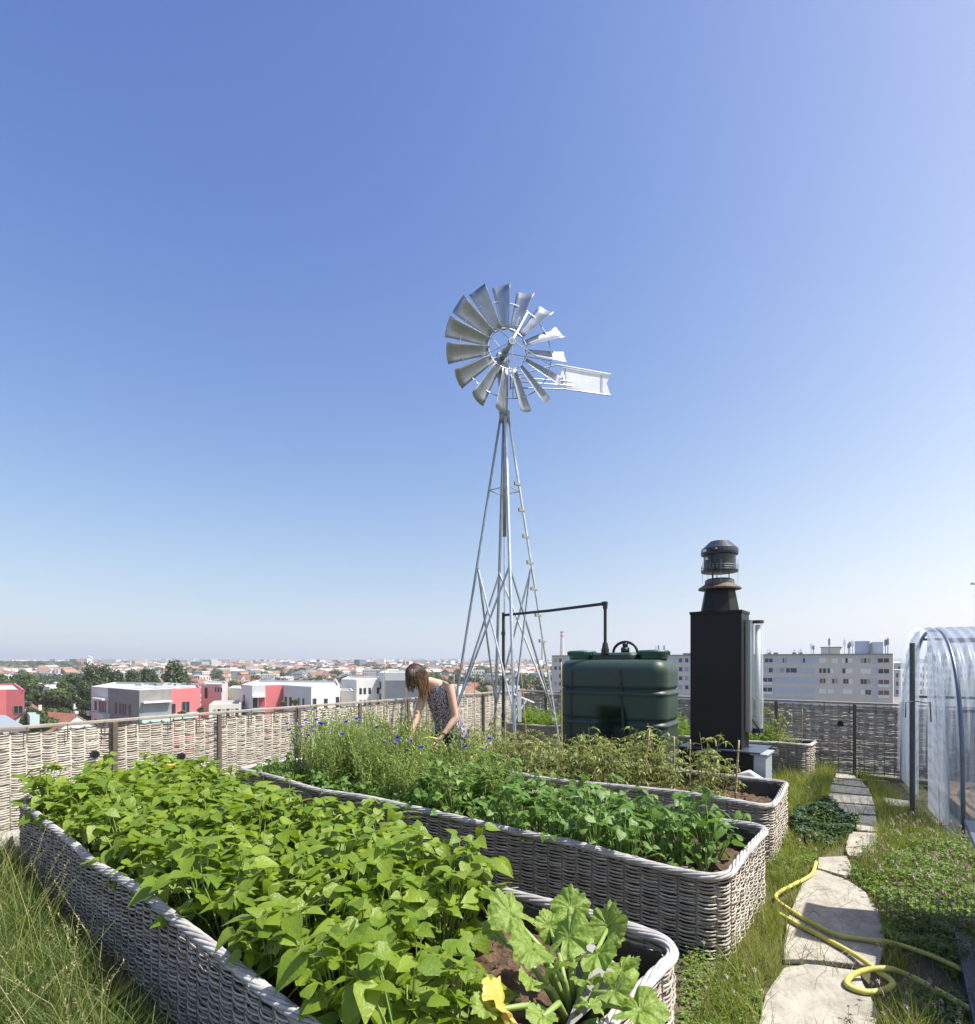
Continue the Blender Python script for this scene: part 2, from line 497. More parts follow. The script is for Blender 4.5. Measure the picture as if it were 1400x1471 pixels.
# grey folded flap of liner at the right end of the nearest bed
fl = MB()
a = bp(bed1, 4.93, .98, HB); b_ = bp(bed1, 4.9, .55, HB - .02)
fold = [bp(bed1, 4.93, 1.02, HB - .06), bp(bed1, 4.62, 1.10, HB - .0), bp(bed1, 4.78, .86, HB - .10), bp(bed1, 4.92, .55, HB - .10), bp(bed1, 4.97, .50, HB - .01), bp(bed1, 4.98, .85, HB + .0)]
cen = sum(fold, Vector()) / 6 + Vector((0, 0, .05))
fl.add([tuple(p - bed1['o']) for p in fold] + [tuple(cen - bed1['o'])], [(i, (i + 1) % 6, 6) for i in range(6)])
fo = fl.build('folded_liner_flap', M_linerg, bed1['root']); sm = fo.modifiers.new('thick', 'SOLIDIFY'); sm.thickness = .004

# wicker fences
def wicker_fence(A, ud, L, hf, label, posts, seed, nout, pitch=.0115):
    root = empty('wicker_fence', tuple(A), label, 'fence', 'woven wicker fences round the roof edge')
    rot = math.atan2(ud.y, ud.x)
    n = Vector((-ud.y, ud.x, 0))
    ps = sorted(posts)
    ed = [0] + [p for p in ps if .1 < p < L - .1] + [L]
    rr = np.random.default_rng(seed)
    for k in range(len(ed) - 1):
        a, b = ed[k], ed[k + 1]
        pa = [(ud.x * (a + (b - a) * i / 10), ud.y * (a + (b - a) * i / 10)) for i in range(11)]
        mb = MB()
        weave(mb, Path(pa), .03, hf - .02, pitch, .115, .014, .005, pitch * .64, 4, None, 4, .004, 0, seed + k, 1.6)
        stakes(mb, Path(pa), .02, hf - .01, .115, .006, seed=seed + k)
        # frayed upright tips and dark ties under the rail
        mb.build('woven_panel', M_wickerf, root, smooth=True)
    for p in ps:
        q = ud * p - n * .035
        MB().box((q.x, q.y, (hf + .01) / 2 + .004), (.045, .04, hf), rot).build('post', M_fpost, root, bevel=.004)
    rl = MB()
    x = ud * (L / 2)
    rl.box((x.x, x.y, hf + .022), (L, .07, .03), rot)
    rl.build('top_rail', M_rail, root, bevel=.006)
    s = .35
    while s < L:
        q = ud * s - n * .045
        MB().box((q.x, q.y, hf - .05), (.008, .006, .15), rot).build('rail_strap', M_fpost, root)
        s += .31
    return root
HF = .985
Lleft = 11.9
Astart = C0 - UL * Lleft
tpost = [7.98 * t for t in (.112, .246, .3776, .504, .624, .74, .865, .985)]
t0s = (Vector((-4.33, 5.07, 0)) - Astart).length
lp = [t0s + t for t in tpost] + [t0s + .894 - k * 1.05 for k in (1, 2, 3, 4)]
fenceL = wicker_fence(Astart, UL, Lleft, HF, 'long sunlit woven wicker fence on the left, behind the raised beds', lp, 41, nL)
fenceB = wicker_fence(C0, UB, 12.5, HF, 'shaded woven wicker fence at the back, in front of the long apartment block', [.12] + [.68 + 1.0 * k for k in range(0, 12)], 81, nB)
# small black overflow pipes through the fences
def vent(px, py, line, nrm, label):
    A, ud = line
    r = (px - 700) / F
    t = (r * A.y - A.x) / (ud.x - r * ud.y)
    q = A + ud * t
    z = H - (py - 948) / F * q.y
    o = empty('overflow_pipe', (q.x, q.y, z), label, 'pipe')
    m = MB(); d = -nrm
    m.tube([Vector((0, 0, 0)) + nrm * .03, d * .045], .034, 14); m.tube([d * .045, d * .055], .04, 14)
    m.build('pipe_sleeve', M_dark, o, smooth=False)
    m = MB(); m.tube([d * .0552, d * .058], .026, 14); m.build('pipe_mouth', M_cab, o)
vent(134, 1083, (C0, -UL), nL, 'black pipe end poking through the left fence, nearer the camera')
vent(258, 1086, (C0, -UL), nL, 'black pipe end poking through the left fence, between two posts above the beans')
vent(461, 1040, (C0, -UL), nL, 'black pipe end poking through the left fence, above the cornflowers')
vent(1207, 1039, (C0, UB), nB, 'round black pipe end in the shaded back fence beside the path')
# pale end panel next to the tunnel
q = C0 + UB * 6.28 - nB * .05
m = MB(); m.box((0, 0, .53), (.16, .03, 1.04), math.atan2(UB.y, UB.x))
tag(m.build('fence_board', mat('weathered_board', (.40, .37, .33), .8, var=.2, vscale=4), loc=(q.x, q.y, 0)), 'plain grey upright board closing the back fence beside the plastic tunnel', 'board')

# flagstones (outlines on the ground, real thickness)
def stone(pix, label, k):
    pts = [G(x, y, .03) for x, y in pix]
    c = sum(pts, Vector()) / len(pts)
    rr = random.Random(k)
    out = []
    n = len(pts)
    for i in range(n):
        a, b = pts[i], pts[(i + 1) % n]
        for t in (0, .33, .66):
            q = a.lerp(b, t) - c
            q *= 1 + rr.uniform(-.025, .02)
            out.append((q.x, q.y))
    if sum(out[i][0] * out[(i + 1) % len(out)][1] - out[(i + 1) % len(out)][0] * out[i][1] for i in range(len(out))) < 0: out = out[::-1]
    m = MB(); m.prism(out, 0, .03)
    o = m.build('flagstone', M_stone, loc=(c.x, c.y, .004), bevel=.005)
    tag(o, label, 'flagstone', 'pale stepping stones of the path')
def cp(l): return [(900 + x / 2.8, 1050 + y / 2.8) for x, y in l]
stone(cp([(520, 1260), (555, 1060), (630, 955), (720, 935), (930, 965), (1010, 1130), (1000, 1260)]), 'nearest flagstone, under the loop of yellow hose', 1)
stone(cp([(765, 560), (870, 590), (960, 650), (1010, 720), (1045, 850), (1010, 940), (720, 920), (625, 925), (640, 780), (680, 670), (705, 605)]), 'largest flagstone of the path, crossed by the yellow hose', 2)
stone(cp([(770, 508), (885, 503), (915, 572), (875, 582), (768, 552)]), 'small flagstone beside the bend of the yellow hose', 3)
stone(cp([(878, 472), (1000, 462), (985, 505), (890, 500)]), 'flagstone just beyond the hose bend, half under clover', 4)
stone(cp([(895, 405), (1008, 412), (1003, 458), (880, 468)]), 'flagstone beside the dark green clover patch', 5)
stone(cp([(840, 333), (1003, 343), (1010, 405), (930, 398)]), 'flagstone at the tip of the dark clover patch', 6)
stone(cp([(803, 288), (1000, 303), (1002, 336), (820, 324)]), 'flagstone level with the small slab by the tunnel door', 7)
stone(cp([(805, 248), (985, 264), (996, 297), (803, 282)]), 'wide flagstone fourth from the back fence', 8)
stone(cp([(820, 215), (972, 232), (984, 258), (808, 242)]), 'flagstone third from the back fence', 9)
stone(cp([(830, 190), (945, 203), (965, 227), (824, 210)]), 'flagstone second from the back fence', 10)
stone(cp([(842, 163), (905, 168), (930, 198), (836, 186)]), 'farthest flagstone, at the foot of the back fence', 11)
stone(cp([(1030, 268), (1140, 282), (1140, 306), (1052, 300)]), 'small flagstone off the path, at the foot of the tunnel post', 12)
# ---------------------------------------------------------------- leaves and plants
def leaf_tpl(outline, fold=.25, droop=.25, nseg=None, wav=0.0):
    """outline: list of (x along, half width); midrib + two edges. unit length along +X, up +Z"""
    v = []
    n = len(outline)
    for i, (x, w) in enumerate(outline):
        z = -droop * x * x
        wv = wav * math.sin(i * 2.4)
        v += [(x, 0, z), (x - .02, w, z + w * fold + wv), (x - .02, -w, z + w * fold - wv)]
    f = []
    for i in range(n - 1):
        a, b = 3 * i, 3 * i + 3
        f += [(a, b, b + 1, a + 1), (a, a + 2, b + 2, b)]
    return np.array(v), np.array(f)
T_bean = leaf_tpl([(0, .02), (-.03, .2), (.14, .36), (.35, .39), (.6, .27), (.82, .12), (1, .0)], .22, .3)
T_bean2 = leaf_tpl([(0, .02), (-.03, .22), (.14, .38), (.35, .37), (.6, .24), (.82, .1), (1, .0)], -.15, .15, wav=.03)
T_nar = leaf_tpl([(0, .02), (.2, .13), (.5, .15), (.8, .08), (1, 0)], .3, .35)
T_thin = leaf_tpl([(0, .02), (.3, .075), (.65, .07), (1, 0)], .3, .35)
T_round = leaf_tpl([(0, .05), (.1, .3), (.4, .42), (.75, .36), (1, .06)], .2, .15)
T_blade = leaf_tpl([(0, .04), (.5, .05), (1, 0)], .2, .3)

def rotm(az, pitch, roll):
    return (Matrix.Rotation(az, 3, 'Z') @ Matrix.Rotation(-pitch, 3, 'Y') @ Matrix.Rotation(roll, 3, 'X'))
def put_leaf(mb, tpl, pos, size, az, pitch, roll, mi=0):
    M = np.array(rotm(az, pitch, roll))
    mb.add(tpl[0] * size @ M.T + np.array(pos), tpl[1], mi)

def bean_plant_mesh(seed, mats, hgt=.34, nst=21, size=.098, spread=.14, low=.0):
    r = random.Random(seed); mb = MB()
    for k in range(nst):
        az = r.uniform(0, 6.28); rad = spread * math.sqrt(r.random())
        h = hgt * (1 - .35 * (rad / spread) ** 2) * r.uniform(.62, 1.2)
        if k % 5 in (1, 3): h *= r.uniform(.35, .8)
        tip = Vector((rad * math.cos(az), rad * math.sin(az), h))
        base = Vector((tip.x * .2, tip.y * .2, 0))
        mid = base.lerp(tip, .55) + Vector((0, 0, .03))
        mb.tube([base, mid, tip], [.004, .003, .002], 4, 1, caps=False)
        a0 = r.uniform(0, 6.28) if rad < .05 else az + r.uniform(-.8, .8)
        sz = size * r.uniform(.7, 1.2)
        for da in (0, 1.9, -1.9):
            aa = a0 + da + r.uniform(-.25, .25)
            st = .25 * sz if da == 0 else .06 * sz
            p = tip + Vector((math.cos(aa), math.sin(aa), .2)) * st
            put_leaf(mb, T_bean if r.random() < .6 else T_bean2, p, sz * (1.0 if da == 0 else .88) * r.uniform(.7, 1.15), aa, r.uniform(-.85, .5), r.uniform(-.7, .7))
    return mb.mesh('bean_plant', mats, smooth=True)

def scatter_plants(name, meshes, places, label, cat, group, seed=1, s=(.85, 1.15), zs=(.9, 1.15), label_of=None):
    r = random.Random(seed)
    out = []
    for i, p in enumerate(places):
        o = bpy.data.objects.new(name, meshes[r.randrange(len(meshes))])
        COL.objects.link(o)
        o.location = p
        k = r.uniform(*s)
        o.scale = (k, k, k * r.uniform(*zs))
        o.rotation_euler = (r.uniform(-.08, .08), r.uniform(-.08, .08), r.uniform(0, 6.28))
        tag(o, label_of(i, p) if label_of else label, cat, group)
        out.append(o)
    return out

def where_in(b, p, base, along, across):
    x = (p - b['o']).dot(b['u']) / b['L']; v_ = Vector((-b['u'].y, b['u'].x, 0)); y = (p - b['o']).dot(v_) / b['W']
    return base + ', ' + along[min(len(along) - 1, int(x * len(along)))] + ', ' + across[min(len(across) - 1, int(y * len(across)))]
bm_ = [bean_plant_mesh(s, [M_bean, M_stem]) for s in range(6)]
places = []
r = random.Random(5)
for i in range(22):
    for j in range(6):
        x = .06 + i * .225 + r.uniform(-.05, .05) + (j % 2) * .1; y = .15 + j * .195 + r.uniform(-.04, .04)
        # bare soil and the courgette plant at the near right corner
        if x > (4.74 if y < .48 else 4.30 - (y - .48) * .25) or y > 1.17: continue
        places.append(bp(bed1, x, y))
scatter_plants('bean_plant', bm_, places, None, 'plant', 'bean plants filling the nearest bed', 2, (.9, 1.15), (.9, 1.15),
    lambda i, p: where_in(bed1, p, 'bean plant of the nearest bed', ('left end', 'left half', 'right half', 'right end'), ('by the front rim', 'middle rows', 'by the back rim')))

bd_ = [bean_plant_mesh(20 + s, [M_beand, M_stem], .35, 16, .072, .15) for s in range(4)]
places = []
for i in range(15):
    for j in range(4):
        x = 2.55 + i * .155 + r.uniform(-.05, .05); y = .16 + j * .22 + r.uniform(-.06, .06)
        if x > 4.70: continue
        if x > 4.45 and r.random() < .4: continue
        if r.random() < .08: continue
        places.append(bp(bed2, x, y))
scatter_plants('dark_bean_plant', bd_, places, None, 'plant', 'dark bean plants in the second bed', 3, (.75, 1.2), (.9, 1.15),
    lambda i, p: where_in(bed2, p, 'dark green bean plant of the second bed', ('', '', 'left of the lettuce', 'beside the lettuce', 'right end'), ('front row', 'middle rows', 'back row')))
bl_ = [bean_plant_mesh(40 + s, [M_beand, M_stem], .20, 12, .062, .14) for s in range(3)]
places = []
for i in range(20):
    for j in range(3):
        x = .14 + i * .14 + r.uniform(-.04, .04); y = .13 + j * .17 + r.uniform(-.05, .05)
        if x > 2.7: continue
        places.append(bp(bed2, x, y))
scatter_plants('low_bean_plant', bl_, places, 'low dark leafy plant under the cornflowers, along the front rim of the second bed', 'plant', 'low leafy plants below the cornflowers', 4, (.8, 1.15))

# lettuces
def lettuce_mesh(seed):
    r = random.Random(seed); mb = MB()
    for k in range(38):
        t = k / 38
        put_leaf(mb, T_round, (0, 0, .02), .05 + .08 * t, k * 2.4, 1.4 - 1.05 * t + r.uniform(-.2, .2), r.uniform(-.4, .4))
    return mb.mesh('lettuce', [M_lett], smooth=True)
lt = lettuce_mesh(1)
for (b, x, y, s, lab) in ((bed2, 3.28, .50, 1.2, 'bright yellow-green lettuce among the dark beans of the second bed'),
                          (bed3, 3.95, .33, 1.0, 'bright lettuce at the front rim between the last two tomato plants'),
                          (bed3, 2.35, .25, .9, 'bright lettuce below the tomatoes, in front of the left half of the tank'),
                          (bed3, 2.95, .22, .8, 'bright lettuce below the tomatoes, in front of the right half of the tank')):
    o = bpy.data.objects.new('lettuce', lt); COL.objects.link(o); o.location = bp(b, x, y); o.scale = (s, s, s)
    tag(o, lab, 'lettuce', 'lettuces among the taller plants')

# cornflowers: tall thin stems with blue heads
def cornflower_mesh(seed, n=12, hgt=.66):
    r = random.Random(seed); mb = MB()
    for k in range(n):
        az = r.uniform(0, 6.28); rd = .09 * math.sqrt(r.random())
        b = Vector((rd * math.cos(az) * .5, rd * math.sin(az) * .5, 0))
        h = hgt * r.uniform(.6, 1.05)
        lean = Vector((math.cos(az), math.sin(az), 0)) * h * r.uniform(.02, .22)
        tip = b + lean + Vector((0, 0, h))
        mid = b + lean * .35 + Vector((0, 0, h * .55))
        mb.tube([b, mid, tip], [.0035, .0028, .0018], 3, 0, caps=False)
        for q in range(13):
            t = (q + r.random()) / 13
            p = b.lerp(mid, t * 2) if t < .5 else mid.lerp(tip, t * 2 - 1)
            put_leaf(mb, T_thin, p, r.uniform(.05, .10) * (1.15 - .5 * t), r.uniform(0, 6.28), r.uniform(.5, 1.25), r.uniform(-.5, .5))
        for q in range(r.randint(1, 3)):
            tp = tip if q == 0 else tip + Vector((r.uniform(-.05, .05), r.uniform(-.05, .05), r.uniform(-.1, -.02)))
            if q: mb.tube([mid.lerp(tip, .55), tp], .0015, 3, 0, caps=False)
            mb.lathe([(.001, -.008), (.006, 0), (.004, .010)], tp, 6, 0)
    return mb.mesh('cornflower_plant', [M_corn], smooth=True), None
def bloom_mesh(seed):
    r = random.Random(seed); mb = MB()
    for k in range(16):
        a = k * 2.4
        put_leaf(mb, T_round, (0, 0, .004), r.uniform(.014, .021), a, r.uniform(.1, 1.0), r.uniform(-.6, .6))
    return mb.mesh('blue_bloom', [M_blue])
cf = [cornflower_mesh(s)[0] for s in range(6)]
blm = [bloom_mesh(s) for s in range(3)]
r = random.Random(9); places = []
for i in range(22):
    for j in range(6):
        x = .55 + i * .125 + r.uniform(-.05, .05); y = .26 + j * .145 + r.uniform(-.04, .04)
        if x > 3.05 or (x > 2.6 and y < .45 and r.random() < .6): continue
        if y < .42 and r.random() < .45: continue
        places.append(bp(bed2, x, y))
def cmk(i, p): return where_in(bed2, p, 'wispy cornflower plant of the second bed', ('far left of the clump', 'left of the clump', 'middle of the clump', 'right of the clump', 'right of the clump'), ('front', 'centre', 'back'))
cfo = scatter_plants('cornflower_plant', cf, places, None, 'plant', 'cornflower plants in the second bed', 6, (.72, 1.05), (.85, 1.15), cmk)
for o in cfo:
    xx = (o.location - bed2['o']).dot(bed2['u'])
    k = 1.22 if .9 < xx < 1.7 else (1.1 if xx < .9 else (.95 if xx < 2.4 else .84))
    o.scale = (o.scale[0], o.scale[1], o.scale[2] * k)
# bloom positions as seen above the stems
bl_px = [(412, 1041), (358 + 57, 1050), (427, 1059), (438, 1036), (449, 1046), (454, 1035), (461, 1041), (466, 1041), (450, 1052), (459, 1040), (432, 1045), (443, 1058), (492, 1056), (512, 1034), (512, 1040), (516, 1032), (478, 1062), (541, 1046), (551, 1068), (497, 1038), (571, 1061), (572, 1066), (568, 1070), (590, 1066), (632, 1065), (657, 1070), (668, 1074), (703, 1063), (517, 1066), (469, 1064), (605, 1075), (645, 1076), (490, 1066), (540, 1062), (455, 1063), (426, 1070)]
used = set()
for i, (px, py) in enumerate(bl_px):
    best = None
    for o in cfo:
        q = o.location
        d = abs(700 + q.x / q.y * F - px) + r.uniform(0, 8)
        if id(o) in used: d += 60
        if best is None or d < best[0]: best = (d, o)
    o = best[1]; used.add(id(o))
    q = o.location
    z = H - (py - 948) / F * q.y
    b = bpy.data.objects.new('flower_head', blm[i % 3]); COL.objects.link(b)
    b.parent = o
    w = Vector(((px - 700) / F * q.y, q.y, z))
    Mi = (Matrix.Translation(o.location) @ o.rotation_euler.to_matrix().to_4x4() @ Matrix.Diagonal((*o.scale, 1))).inverted()
    l = Mi @ w
    b.location = l; b.scale = (1.35 / o.scale[0], 1.35 / o.scale[1], 1.35 / o.scale[2])
    stm = MB(); rt = Vector((l.x * .2, l.y * .2, .05))
    stm.tube([rt, rt.lerp(l, .5) + Vector((.01, 0, 0)), l], [.003, .0025, .0018], 3, 0, caps=False)
    s_ = stm.build('flower_stalk', [M_corn], o)

# tomato plants
def tomato_mesh(seed, hgt=.60):
    r = random.Random(seed); mb = MB()
    n = 4
    for k in range(n):
        az = k * 6.28 / n + r.uniform(-.5, .5)
        tip = Vector((math.cos(az) * r.uniform(.05, .17), math.sin(az) * r.uniform(.05, .17), hgt * r.uniform(.65, 1.1)))
        pts = [Vector((0, 0, 0)).lerp(tip, t) + Vector((r.uniform(-.015, .015), r.uniform(-.015, .015), 0)) * (t > 0) for t in (0, .25, .5, .75, 1)]
        mb.tube(pts, [.006, .005, .004, .003, .002], 4, 1, caps=False)
        for q in range(9):
            t = .12 + .88 * (q + r.random() * .6) / 9
            i = min(3, int(t * 4)); p = pts[i].lerp(pts[i + 1], t * 4 - i)
            a = r.uniform(0, 6.28); ln = r.uniform(.09, .17); el = r.uniform(-.1, .6)
            d = Vector((math.cos(a) * math.cos(el), math.sin(a) * math.cos(el), math.sin(el)))
            e = p + d * ln - Vector((0, 0, .35 * ln)); m_ = p.lerp(e, .5) + Vector((0, 0, .03))
            mb.tube([p, m_, e], [.002, .0018, .001], 3, 1, caps=False)
            for u_ in (.35, .6, .82):
                c = p.lerp(m_, u_ * 2) if u_ < .5 else m_.lerp(e, u_ * 2 - 1)
                for sg in (1, -1):
                    put_leaf(mb, T_nar, c, r.uniform(.035, .06), a + sg * r.uniform(.8, 1.3), r.uniform(-.8, .3), r.uniform(-.9, .9))
            put_leaf(mb, T_nar, e, r.uniform(.045, .07), a, r.uniform(-.9, .1), r.uniform(-.6, .6))
    return mb.mesh('tomato_plant', [M_tom, M_tstem], smooth=True)
tm = [tomato_mesh(s) for s in range(5)]
r = random.Random(31); places = []
for x, y in [(.25 + .33 * i + r.uniform(-.06, .06), yy + r.uniform(-.06, .06)) for i in range(11) for yy in (.2, .5, .82)] + [(3.15, .62), (3.2, .3), (3.48, .5), (3.72, .32), (4.28, .35), (4.38, .55), (4.2, .7), (3.55, .78), (3.9, .6), (3.75, .85), (4.05, .25)] + [(1.6 + .4 * i, .5) for i in range(4)]:
    places.append(bp(bed3, x, y))
def tk(i, p):
    xx = (p - bed3['o']).dot(bed3['u'])
    return 'straggly tomato plant at the right end of the third bed, before the black cabinet' if xx > 4.2 else ('straggly yellowing tomato plant in the third bed, in front of the green tank' if xx > 2.4 else 'straggly yellowing tomato plant in the third bed, below the windmill')
scatter_plants('tomato_plant', tm, places, None, 'plant', 'tomato plants in the third bed', 8, (.85, 1.08), (.8, 1.05), tk)

# canes
def cane(px, top, Y, zb, lean, label, rad=.006):
    t = P(px, top, Y); b = Vector((t.x + lean, t.y, zb))
    m = MB(); n = 6
    pts = [b.lerp(t, i / n) for i in range(n + 1)]
    m.tube([p - b for p in pts], [rad * (1.1 - .05 * i) for i in range(n + 1)], 7)
    for p in pts[1:-1]: m.tube([p - b - Vector((0, 0, .004)), p - b + Vector((0, 0, .004))], rad * 1.3, 7)
    tag(m.build('bamboo_cane', M_cane, loc=b, smooth=True), label, 'cane', 'bamboo canes in the beds')
cane(553, 951, 7.4, .4, -.02, 'tall thin bamboo cane to the left of the woman, against the fence')
cane(582, 948, 7.2, .4, .02, 'tall thin bamboo cane directly behind the head of the woman')
cane(615, 949, 7.0, .4, .01, 'tall thin bamboo cane rising behind the shoulder of the woman')
cane(682, 948, 6.9, .4, .0, 'tall thin bamboo cane between the woman and the windmill tower')
cane(652, 968, 6.7, .4, -.01, 'bamboo cane beside the left foot of the windmill tower')
cane(747, 952, 6.55, .4, .10, 'leaning bamboo cane between the windmill tower and the green tank')
cane(806, 951, 6.3, .38, .005, 'tall straight bamboo cane at the left edge of the green tank', .008)
cane(933, 1048, 5.4, .38, -.07, 'short slanting bamboo cane in front of the tank', .009)
cane(968, 1058, 5.35, .38, .0, 'short upright bamboo cane at the right edge of the tank', .008)
cane(991, 1062, 5.3, .38, .0, 'short upright bamboo cane at the left edge of the black cabinet', .008)
cane(1061, 1063, 4.95, .38, -.035, 'short bamboo cane in front of the right side of the black cabinet', .009)
cane(1096, 1004, 8.1, .38, .01, 'bamboo cane in the farthest bed, beside the clear tube')
cane(1152, 1018, 8.05, .38, -.01, 'bamboo cane carrying a leafy shoot at the right end of the farthest bed')

# feathery plants of the farthest bed
def feather_mesh(seed, h=.39):
    r = random.Random(seed); mb = MB()
    for k in range(34):
        az = r.uniform(0, 6.28); e = r.uniform(.7, 1.45); ln = h * r.uniform(.6, 1.15)
        d = Vector((math.cos(az) * math.cos(e), math.sin(az) * math.cos(e), math.sin(e)))
        p0 = Vector((r.uniform(-.05, .05), r.uniform(-.05, .05), 0))
        tip = p0 + d * ln
        mb.tube([p0, tip], [.002, .001], 3, 0, caps=False)
        for q in range(13):
            t = .3 + .7 * r.random()
            put_leaf(mb, T_nar, p0.lerp(tip, t), r.uniform(.03, .055), az + r.uniform(-1.6, 1.6), e - r.uniform(.2, 1.2), r.uniform(-.5, .5))
    return mb.mesh('feathery_plant', [M_feath], smooth=True)
fm = [feather_mesh(s) for s in range(4)]
places = [bp(bed4, .12 + .2 * i + r.uniform(-.04, .04), y + r.uniform(-.05, .05)) for i in range(22) for y in (.17, .37, .57)]
scatter_plants('feathery_plant', fm, places, None, 'plant', 'feathery plants in the farthest bed', 12, (.8, 1.1), (.85, 1.15),
               lambda i, p: ('feathery yellow-green plant in the farthest bed, right of the black cabinet' if p.x > 3.3 else 'feathery yellow-green plant in the farthest bed, seen behind the tank and the windmill'))
places = [bp(bed4, 4.45, .4), bp(bed4, 4.62, .3), bp(bed4, 4.55, .55)]
for (p, lab, s) in zip(places, ('leafy tomato shoot tied to a cane at the right end of the farthest bed', 'low dark leafy plant at the right corner of the farthest bed', 'small leafy plant against the back rim of the farthest bed'), ((1, 1, 1.15), (.7, .7, .45), (.6, .6, .5))):
    o = bpy.data.objects.new('tomato_plant', tm[int(s[0] * 3) % 5]); COL.objects.link(o); o.location = p; o.scale = s
    tag(o, lab, 'plant', 'plants at the right end of the farthest bed')

# courgette plants
def lobed_leaf(seed, R0=1.0):
    r = random.Random(seed); v = [(0, 0, .0)]; f = []
    n = 90; rings = 7
    jag = [r.uniform(-1, 1) for _ in range(n)]
    ph = r.uniform(0, 6)
    for j in range(1, rings + 1):
        q_ = j / rings
        for i in range(n):
            a = -math.pi + 2 * math.pi * i / n
            lob = 1 + .20 * q_ * abs(math.cos(2.5 * a)) - .10 * q_ + .05 * q_ * math.cos(15 * a + seed) + .06 * jag[i] * (j == rings)
            notch = 1 - .62 * math.exp(-((abs(a) - math.pi) / .25) ** 2) * min(1, q_ * 1.5)
            q = R0 * .5 * lob * notch * q_
            z = .20 * q_ - .30 * q_ ** 2 * (.7 + .5 * math.cos(2 * a + ph)) + .05 * q_ * abs(math.cos(2.5 * a)) - .02 * q_ * math.cos(10 * a) + .035 * q_ ** 3 * math.sin(9 * a + seed) + .02 * q_ * math.sin(16 * a + ph) + .006 * r.uniform(-1, 1)
            v.append((q * math.cos(a) * 1.1 + .1, q * math.sin(a), z))
    for i in range(n):
        i2 = (i + 1) % n
        f.append((0, 1 + i, 1 + i2))
        for j in range(rings - 1):
            a = 1 + j * n; b = a + n
            f.append((a + i, b + i, b + i2, a + i2))
    return v, f
def courgette(loc, leaves, label, flower=False, fruit=True, yellow=None):
    root = empty('courgette_plant', tuple(loc), label, 'plant', 'courgette plants')
    r = random.Random(4)
    for (dx, dy, dz, sz, az, pt) in leaves:
        m = MB(); v, f = lobed_leaf(int(dx * 100 + 50))
        Mx = np.array(rotm(az, pt, r.uniform(-.35, .35)))
        m.add((np.array(v) * sz * .70) @ Mx.T + np.array((dx, dy, dz)), f, 0)
        m.build('leaf', [M_ylw if yellow is not None and (dx, dy) == yellow else M_squash], root, smooth=True, label='yellowed leaf' if (dx, dy) == yellow else None)
        m = MB(); t = Vector((dx, dy, dz)); m.tube([Vector((dx * .12, dy * .12, 0)), t * .55 + Vector((0, 0, dz * .2)), t], [.013, .010, .007], 7, 0)
        m.build('leaf_stalk', [M_stem], root, smooth=True)
    if fruit:
        m = MB()
        for (a, l) in ((-.3, .22),):
            m.tube([Vector((.06, -.03, .03)), Vector((.11, -.05, .10)), Vector((.17, -.06, .17)), Vector((.20, -.06, .205))], [.018, .027, .029, .014], 12)
        m.build('courgette_fruit', [M_lett], root, smooth=True)
        m = MB(); m.tube([Vector((-.02, -.08, .01)), Vector((.02, -.13, .05)), Vector((.05, -.17, .10))], [.02, .028, .016], 12)
        m.build('courgette_fruit', [mat('courgette_skin', (.13, .22, .06), .35, var=.3, vscale=30)], root, smooth=True)
    if flower:
        m = MB()
        for k in range(5): put_leaf(m, T_round, (.05, 0, .33), .07, k * 1.256, .8, 0)
        m.build('blossom', [M_ylw], root)
    return root
cl = Vector((.30, 1.98, .37))
def rel(px, py, Y): 
    q = P(px, py, Y) - cl
    return q.x, q.y, q.z
L1 = []
for (px, py, Y, sz, az, pt) in ((738, 1318, 2.15, .24, 2.6, .5), (768, 1365, 2.0, .22, 3.4, .4), (820, 1310, 2.2, .20, 1.6, .8), (815, 1352, 2.05, .24, .9, .7), (855, 1375, 2.02, .22, .3, .5),
                                (872, 1335, 2.25, .22, 1.0, 1.0), (888, 1395, 2.0, .18, -.2, .4), (800, 1395, 1.9, .17, -1.2, .7), (912, 1452, 1.72, .20, -.3, .2), (780, 1460, 1.62, .12, 3.6, .3), (845, 1445, 1.7, .12, -1.8, .3), (715, 1345, 2.2, .15, 3.0, .7), (790, 1335, 2.3, .17, 2.0, .9), (840, 1410, 1.95, .14, -.8, .5), (765, 1410, 1.9, .14, 3.8, .5), (880, 1425, 1.8, .15, -.6, .6), (722, 1450, 1.80, .22, 3.0, 1.0), (700, 1452, 1.75, .13, 2.6, .5)):
    L1.append((*rel(px, py, Y), sz, az, pt))
courgette(cl, L1, 'big courgette plant with jagged pale leaves at the near end of the nearest bed', yellow=(L1[16][0], L1[16][1]))
L2 = []
cl = bp(bed1, .45, .95); 
for k in range(10):
    a = k * .7; L2.append((math.cos(a) * .25, math.sin(a) * .22, .30 + .06 * math.sin(k * 2), .20, a, .25))
courgette(cl, L2, 'courgette plant with a yellow blossom at the far left end of the nearest bed', flower=True, fruit=False)

